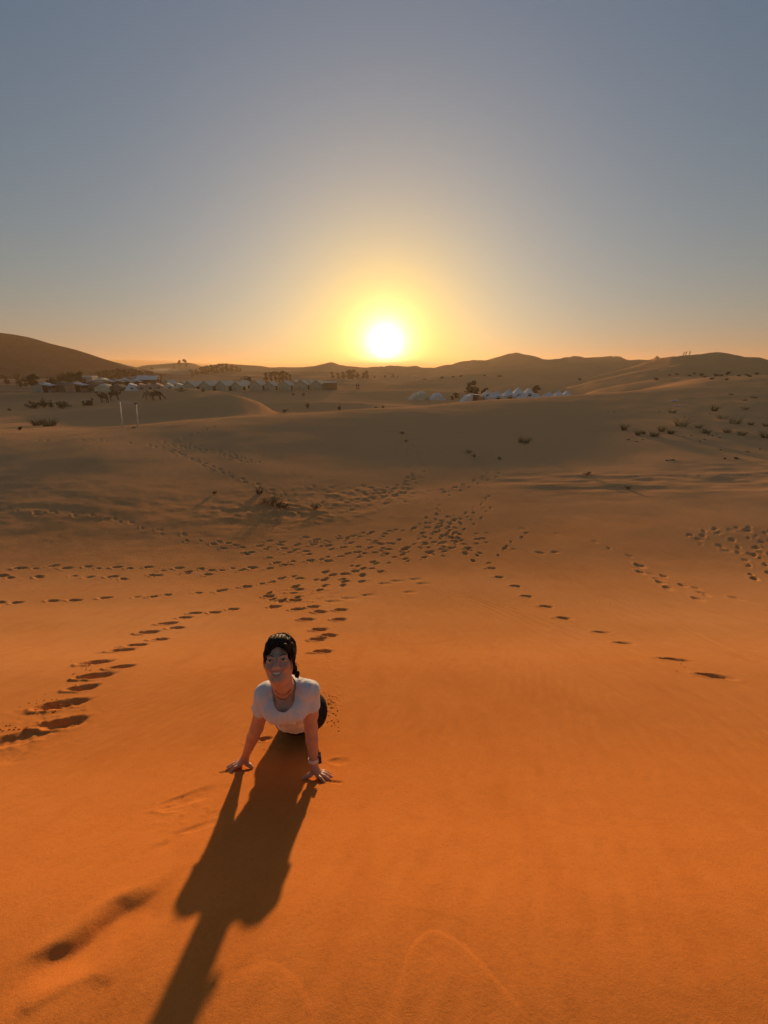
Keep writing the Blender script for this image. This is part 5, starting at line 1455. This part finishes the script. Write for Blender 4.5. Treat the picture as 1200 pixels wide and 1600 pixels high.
# green shrubs on the right dune face
rights = [(818, 692, .62, 1.5, 'green grass shrub on the left part of the right dune face'), (975, 672, .8, .75, 'upright green tuft, leftmost in the right shrub field'), (996, 680, .62, .6, 'faint upright tuft right of the leftmost green tuft'), (1005, 678, .4, .5, 'small tuft between two green tufts in the shrub field'), (1021, 682, .75, 1.1, 'bright green shrub at the bottom of the right shrub field'),
          (1033, 674, .75, .8, 'slanting green tuft touching the bright green shrub'), (1047, 678, .6, .5, 'small upright tuft right of the slanting green one'), (1064, 666, 1.0, 1.5, 'largest green shrub in the middle of the right shrub field'), (1050, 645, .6, 1.2, 'dark shrub just below the white litter'), (1115, 642, .8, 1.0, 'dark upright shrub at the top of the right shrub field'),
          (1128, 654, .7, 1.5, 'left half of the long dark shrub row'), (1148, 662, .8, 1.9, 'right half of the long dark shrub row'), (1163, 640, .6, 1.2, 'dark shrub right of the upright one, high on the face'), (1178, 622, .5, 1.4, 'flat dark shrub highest at the right edge'), (1142, 617, .35, .8, 'tiny dark tuft high on the right face'), (1163, 626, .4, .6, 'small tuft under the highest flat shrub'),
          (1091, 669, .5, .8, 'olive tuft right of the largest green shrub'), (1103, 677, .6, 1.2, 'olive shrub below the long dark shrub row'), (1136, 676, .5, .7, 'olive tuft under the long dark row'), (1158, 680, .5, .9, 'shrub low at the right end of the shrub field'), (1172, 664, .4, .5, 'small tuft right of the long dark row'), (1197, 684, .6, 1.0, 'dark shrub cut by the right edge of the photo'), (1196, 666, .4, .6, 'small tuft above the one cut by the right edge')]
for k, (u, v, h_, w_, lab) in enumerate(rights):
    m = LEAF if w_ > .95 else LEAF2
    S_(on(grass_tuft(200+k, h_*random.uniform(.8, 1.25), w_*random.uniform(.55, .8), random.randint(60, 130), GREEN_G if w_ > .95 else GRASS, (random.uniform(-.1, .35), 0), .009), u, v), lab, 'shrubs on the right dune face')
pf = bush(300, .9, 1.6, 150, .2, LEAF2); pfu = False
GF = 'shrubs scattered over the far right dunes'
for (u, v) in [(1057, 586), (1076, 588), (1085, 585), (1096, 587), (1100, 590), (1118, 588), (1126, 588), (1136, 586), (1139, 584), (1155, 588), (1165, 587), (1170, 589), (1183, 585), (1046, 587), (1024, 594), (708, 590), (720, 589), (757, 588), (781, 589), (690, 592), (663, 594), (840, 606), (905, 594), (1113, 593), (1135, 594)]:
    p = hit(u, v)
    if p is None: continue
    o = copy_tree(pf) if pfu else pf; pfu = True
    o.location = tuple(p); sc = p[1]/110*random.uniform(.6, 1.05); o.scale = (sc, sc, sc*.8); o.rotation_euler = (0, 0, random.uniform(0, 6))
    S_(o, 'small dark shrub dotted over the far dunes on the right', GF)

# ------------------------------------------------------------------ stones, litter, frame
STONE = mat_noisy('dark_stone', (0.05, 0.042, 0.036), (0.10, 0.08, 0.065), 9, .85, .01)
def stone_mesh(seed, r=.12):
    rs = np.random.default_rng(seed); bm = bmesh.new(); bmesh.ops.create_icosphere(bm, subdivisions=2, radius=r)
    sc = rs.uniform(.6, 1.3, 3); sc[2] *= .65
    for v in bm.verts:
        n = float(gnoise(np.array(v.co.x*9+seed), np.array(v.co.y*9+v.co.z*7)))
        v.co = Vector((v.co.x*sc[0], v.co.y*sc[1], v.co.z*sc[2]))*(1+.35*n)
    me = bpy.data.meshes.new('stone'); bm.to_mesh(me); bm.free(); return me
sm = [stone_mesh(k) for k in range(4)]
for m in sm: m.materials.append(STONE)
for k, (u, v, r) in enumerate([(982, 687, 1.2), (995, 690, .9), (1004, 687, .7), (1042, 720, .8), (1046, 719, .9), (1051, 719, 1.1), (1041, 719.5, .6), (1093, 690, .9), (1101, 687, 1.0), (1107, 680, .8), (1113, 681, .8), (1119, 678, .6), (1124, 684, 1.1), (1126, 703, .8), (1132, 717, 1.0), (1150, 717, 1.5), (1152, 716, 1.0), (1168, 706, 1.0), (1187, 702, .7), (1109, 646, .8), (1030, 643, .9), (1070, 652, .8), (960, 644, .8), (950, 644, .6), (998, 657, .5), (940, 661, .5), (1080, 681, .7), (1068, 682, .7), (1062, 681, .5)]):
    o = link('stone', sm[k % 4]); on(o, u, v, None, r*.85)
    tag(o, 'dark stone lying on the lower face of the right dune', 'stone', 'stones on the right dune face')
bagm = NT('white_plastic', .4, .5); bagm.color((0.75, 0.74, 0.72))
for (u, v, s, lab) in ((1054, 626.5, .55, 'crumpled white plastic litter, upper piece on the right dune'), (1058, 634.5, .45, 'crumpled white litter, lower piece on the right dune')):
    bm = bmesh.new(); bmesh.ops.create_grid(bm, x_segments=9, y_segments=7, size=.5)
    for q in bm.verts:
        q.co.z = .10+.22*float(gnoise(np.array(q.co.x*3.1+s*20), np.array(q.co.y*3.7)))+.10*float(gnoise(np.array(q.co.x*9+s), np.array(q.co.y*8)))
    me = bpy.data.meshes.new('plastic_litter'); bm.to_mesh(me); bm.free()
    o = link('plastic_litter', me, None, bagm.m); m = o.modifiers.new('thickness', 'SOLIDIFY'); m.thickness = .012
    on(o, u, v, 20); o.scale = (s*1.9, s*.8, s); tag(o, lab, 'litter')
wm = mat_noisy('white_painted_pipe', (0.70, 0.68, 0.62), (0.55, 0.50, 0.43), 4, .6)
p1 = place(191, 33.2); p2 = place(215, 32.6)
fr = empty('pole_frame', tuple(p1))
t1 = world_pt(187, 627, p1[1]*CP-p1[2]*SP+.3); t2 = world_pt(212.5, 631, p2[1]*CP-p2[2]*SP+.1)
w = lambda q: np.array(q)-p1
link('post', tube_mesh('post', [([w(p1)-np.array([0, 0, .3]), w(p1*.5+t1*.5), w(t1)], [.05, .045, .045])], 8), fr, wm)
link('post', tube_mesh('post', [([w(p2)-np.array([0, 0, .3]), w(p2*.5+t2*.5), w(t2)], [.05, .045, .045])], 8), fr, wm)
link('crossbar', tube_mesh('crossbar', [([w(t1)+np.array([-.12, 0, .03]), w(t1*.5+t2*.5), w(t2)+np.array([.12, 0, .0])], [.045, .045, .045])], 8), fr, wm)
link('bracket', tube_mesh('bracket', [([w(t2)+np.array([-.14, -.02, .0]), w(t2)+np.array([.16, -.02, .05])], [.055, .055])], 8), fr, STRAW)
tag(fr, 'crude frame of two leaning white poles and a crossbar on the left dune', 'frame')
st1 = link('stone', sm[1]); put(st1, 209, 32.4, 0, 1.3); tag(st1, 'dark stone at the foot of the white pole frame', 'stone')

# ------------------------------------------------------------------ camels
CAMEL_D = mat_noisy('dark_camel_coat', (0.050, 0.032, 0.022), (0.085, 0.055, 0.036), 3, .9, .02)
CAMEL_L = mat_noisy('tan_camel_coat', (0.26, 0.18, 0.11), (0.34, 0.24, 0.15), 3, .9, .02)
BLANKET = mat_noisy('saddle_blanket', (0.55, 0.50, 0.44), (0.40, 0.33, 0.27), 8, .9)
def camel(sit=False, mat=CAMEL_D, graze=False, blanket=False):
    F = Field((-1.7, -.6, -.15), (1.9, .6, 2.6), .04)
    z = .0 if not sit else -.78
    F.cap((-.62, 0, 1.32+z), (.62, 0, 1.36+z), .36, .38, .1); F.ell((0, 0, 1.30+z), (.62, .36, .40), None, .1)
    F.ell((.0, 0, 1.74+z), (.34, .20, .30), None, .18)
    if graze: neck = [(.78, 0, 1.42), (1.12, 0, 1.05), (1.34, 0, .80), (1.44, 0, .62)]
    else: neck = [(.78, 0, 1.42+z), (1.10, 0, 1.28+z), (1.30, 0, 1.62+z), (1.38, 0, 2.02+z)]
    F.chain(neck, [.24, .17, .125, .11], .08)
    hd = np.array(neck[-1]); tip = hd+(np.array([.36, 0, -.10]) if not graze else np.array([.16, 0, -.34]))
    F.cap(hd, tip, .115, .075, .05)
    for s in (-1, 1): F.cap(hd+np.array([-.02, s*.07, .06]), hd+np.array([-.07, s*.12, .17]), .03, .02, .02)
    for s in (-1, 1):
        if not sit:
            F.chain([(.60, s*.20, 1.25), (.58, s*.19, .72), (.60, s*.18, .10)], [.17, .085, .06], .05); F.ell((.64, s*.18, .04), (.13, .09, .06), None, .03)
            F.chain([(-.66, s*.20, 1.30), (-.52, s*.20, .92), (-.78, s*.19, .58), (-.72, s*.18, .10)], [.22, .14, .075, .06], .05); F.ell((-.68, s*.18, .04), (.13, .09, .06), None, .03)
        else:
            F.chain([(.62, s*.24, .50), (.88, s*.26, .10), (.40, s*.26, .07)], [.15, .09, .07], .05)
            F.chain([(-.62, s*.26, .50), (-.20, s*.34, .16), (-.85, s*.32, .08)], [.20, .12, .07], .05)
    F.chain([(-.98, 0, 1.30+z), (-1.10, 0, 1.0+z), (-1.08, 0, .72+z)], [.05, .035, .04], .03)
    r = empty('camel', (0, 0, 0)); b = link('body', F.mesh('body'), r, mat); relax(b, 2)
    if blanket:
        FB = Field((-.7, -.6, .2), (.7, .6, 2.4), .04)
        FB.ell((0, 0, 1.38+z), (.52, .42, .42), None, .1); FB.ell((0, 0, 1.74+z), (.38, .25, .33), None, .15); FB.half((0, 0, 1.22+z), (0, 0, -1))
        relax(link('saddle_blanket', FB.mesh('saddle_blanket'), r, BLANKET), 2)
    return r
cg = 'camels resting in the hollow before the left camp'
tag(put(camel(True, blanket=True), 137, 75, -12, .98), 'dark camel sitting with a pale saddle blanket, leftmost of the camels', 'camel', cg)
tag(put(camel(False), 164, 80, 168, 1.0), 'dark camel standing side-on and facing left', 'camel', cg)
tag(put(camel(False), 180, 84, 48, 1.0), 'dark camel turned away with its head up, behind the one facing left', 'camel', cg)
tag(put(camel(False, graze=True), 246, 79, 12, .95), 'dark camel with lowered head, rightmost of the camels', 'camel', cg)
tag(put(camel(False, CAMEL_L, graze=True), 233, 81, 170, .9), 'pale tan camel beside the dark one with the lowered head', 'camel', cg)

# ------------------------------------------------------------------ distant people
DARKC = NT('dark_clothes', .9, .1); DARKC.color((0.035, 0.032, 0.035))
BLUEC = NT('blue_robe', .9, .1); BLUEC.color((0.05, 0.06, 0.10))
SKIN2 = NT('far_skin', .6, .3); SKIN2.color((0.30, 0.17, 0.11))
def walker(pose='stand', cloth=None):
    F = Field((-.6, -.45, -.05), (.6, .45, 2.3), .022)
    F.chain([(0, 0, .95), (0, 0, 1.18), (0, 0, 1.40)], [.135, .125, .15], .05, flat=((0, 1, 0), 1.35)); F.cap((-.15, 0, 1.42), (.15, 0, 1.42), .07, .07, .05)
    F.cap((0, 0, 1.45), (0, .01, 1.58), .055, .05, .03); F.ell((0, .01, 1.66), (.078, .098, .118), None, .02)
    st = .16 if pose == 'walk' else .02
    for s in (-1, 1):
        F.chain([(s*.09, 0, .95), (s*.10, s*st*.6, .50), (s*.10, s*st, .07)], [.095, .062, .045], .03); F.cap((s*.10, s*st-.03, .04), (s*.11, s*st+.14, .03), .045, .035, .02)
        if pose == 'arms' : F.chain([(s*.19, 0, 1.42), (s*.36, 0, 1.70), (s*.42, 0, 2.0)], [.055, .042, .035], .03)
        elif pose == 'wave' and s > 0: F.chain([(s*.19, 0, 1.42), (s*.40, 0, 1.62), (s*.50, .02, 1.92)], [.055, .042, .035], .03)
        else: F.chain([(s*.19, 0, 1.42), (s*.26, -s*st*.5, 1.14), (s*.25, -s*st+.05, .88)], [.055, .042, .035], .03)
    r = empty('person', (0, 0, 0)); b = link('body', F.mesh('body'), r, SKIN2.m); relax(b, 2)
    FC = Field((-.6, -.45, -.05), (.6, .45, 2.3), .022)
    FC.chain([(0, 0, .93), (0, 0, 1.18), (0, 0, 1.40)], [.15, .145, .165], .05, flat=((0, 1, 0), 1.3)); FC.cap((-.16, 0, 1.42), (.16, 0, 1.42), .083, .083, .05)
    for s in (-1, 1): FC.chain([(s*.09, 0, .95), (s*.10, s*st*.6, .50), (s*.10, s*st, .14)], [.112, .082, .066], .03)
    relax(link('clothes', FC.mesh('clothes'), r, cloth or DARKC.m), 2)
    return r
for (u, Y, pose, rz, cl, lab) in [(1067.5, 161, 'stand', 20, None, 'person standing on the high right dune crest, left one of the three'), (1071, 162, 'wave', 0, None, 'person with one arm raised on the high right dune crest, middle one of the three'), (1077, 162, 'arms', -15, None, 'person with both arms raised on the high right dune crest, right one of the three'),
                                  (557.5, 122, 'walk', 60, None, 'person in dark clothes walking on the plain under the sun, left of two'), (560.5, 122.5, 'walk', 70, BLUEC.m, 'person in a dark blue robe walking on the plain under the sun, right of two')]:
    o = put(walker(pose, cl), u, Y, rz, .80 if Y > 150 else 1.0)
    if Y > 150:
        ys = np.linspace(150, 180, 121); q = place(u, Y); a = math.atan2(q[0], q[1])
        pr = [(float(ground0(math.tan(a)*y, y))/y, y) for y in ys]; yb = max(pr)[1]
        o.location = (math.tan(a)*yb, yb, float(ground0(math.tan(a)*yb, yb))-.03)
    tag(o, lab, 'person')
# loose lumps of sand kicked up round the woman and the deep prints
V = []; Fq = []
rs = random.Random(9)
for (u, v, su, sv, n, r) in [(516, 1098, 9, 22, 60, .009), (520, 1130, 10, 10, 26, .008), (70, 1105, 22, 14, 46, .011), (130, 1045, 18, 25, 36, .010), (1070, 1045, 30, 14, 26, .009), (512, 1050, 10, 25, 22, .007), (20, 1140, 25, 8, 26, .010), (290, 1245, 40, 18, 18, .005), (470, 930, 40, 18, 60, .014), (502, 1217, 12, 5, 22, .0045), (373, 1204, 13, 5, 22, .0045)]:
    for k in range(n):
        p = hit(u+rs.gauss(0, su*.6), v+rs.gauss(0, sv*.6))
        q = r*.72*rs.uniform(.3, 1.4); b0 = len(V); rot = rs.uniform(0, 6)
        i0 = int(np.searchsorted(RAD, math.hypot(p[0], p[1]))); j0 = int(np.clip(round((math.degrees(math.atan2(p[0], p[1]))+TH_MAX)/D_TH), 0, N_IN-1)); zz = float(TZ[i0, j0])
        for (x, y, z) in ((1, 0, 0), (0, 1, .1), (-1, .1, 0), (0, -1, -.1), (.1, 0, .8), (0, 0, -.8)):
            x *= rs.uniform(.7, 1.3); y *= rs.uniform(.7, 1.3)
            V.append((p[0]+q*(x*math.cos(rot)-y*math.sin(rot)), p[1]+q*(x*math.sin(rot)+y*math.cos(rot)), zz+q*(z+.35)))
        Fq += [tuple(b0+i for i in f) for f in ((0, 1, 4), (1, 2, 4), (2, 3, 4), (3, 0, 4), (1, 0, 5), (2, 1, 5), (3, 2, 5), (0, 3, 5))]
me = bpy.data.meshes.new('sand_clods'); me.from_pydata(V, [], Fq); me.update(); me.polygons.foreach_set('use_smooth', np.ones(len(Fq), bool))
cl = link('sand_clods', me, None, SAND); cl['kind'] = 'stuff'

# dust hanging over the track in front of the far hill
bm = bmesh.new(); bmesh.ops.create_icosphere(bm, subdivisions=3, radius=1)
me = bpy.data.meshes.new('dust_cloud'); bm.to_mesh(me); bm.free()
dm = NT('dust_cloud'); dm.n.remove(dm.b); dv = dm.new('ShaderNodeVolumePrincipled'); dm.l.new(dv.outputs[0], dm.n['Material Output'].inputs['Volume'])
dv.inputs['Color'].default_value = (0.9, 0.78, 0.62, 1); dv.inputs['Density'].default_value = 0.018; dv.inputs['Anisotropy'].default_value = 0.3
dc = link('dust_cloud', me, None, dm.m); q = place(268, 400); dc.location = (q[0], q[1], q[2]+2.2); dc.scale = (21, 9, 4.2); dc.rotation_euler = (0, R(4), 0); dc['kind'] = 'stuff'
# ------------------------------------------------------------------ haze over the plain
def box_mesh(name, lo, hi):
    x0, y0, z0 = lo; x1, y1, z1 = hi
    v = [(x0,y0,z0),(x1,y0,z0),(x1,y1,z0),(x0,y1,z0),(x0,y0,z1),(x1,y0,z1),(x1,y1,z1),(x0,y1,z1)]
    f = [(0,3,2,1),(4,5,6,7),(0,1,5,4),(1,2,6,5),(2,3,7,6),(3,0,4,7)]
    me = bpy.data.meshes.new(name); me.from_pydata(v, [], f); me.update(); return me
hz = NT('haze')
hz.n.remove(hz.b)
pv = hz.new('ShaderNodeVolumePrincipled')
hz.l.new(pv.outputs[0], hz.n['Material Output'].inputs['Volume'])
pv.inputs['Color'].default_value = (0.80, 0.56, 0.34, 1)
pv.inputs['Density'].default_value = 0.00048
pv.inputs['Anisotropy'].default_value = 0.4
haze = link('haze', box_mesh('haze', (-7500, -7500, float(TZ.min())-1.5), (7500, 7500, 40)), None, hz.m)
tag(haze, None, None, None, 'stuff')
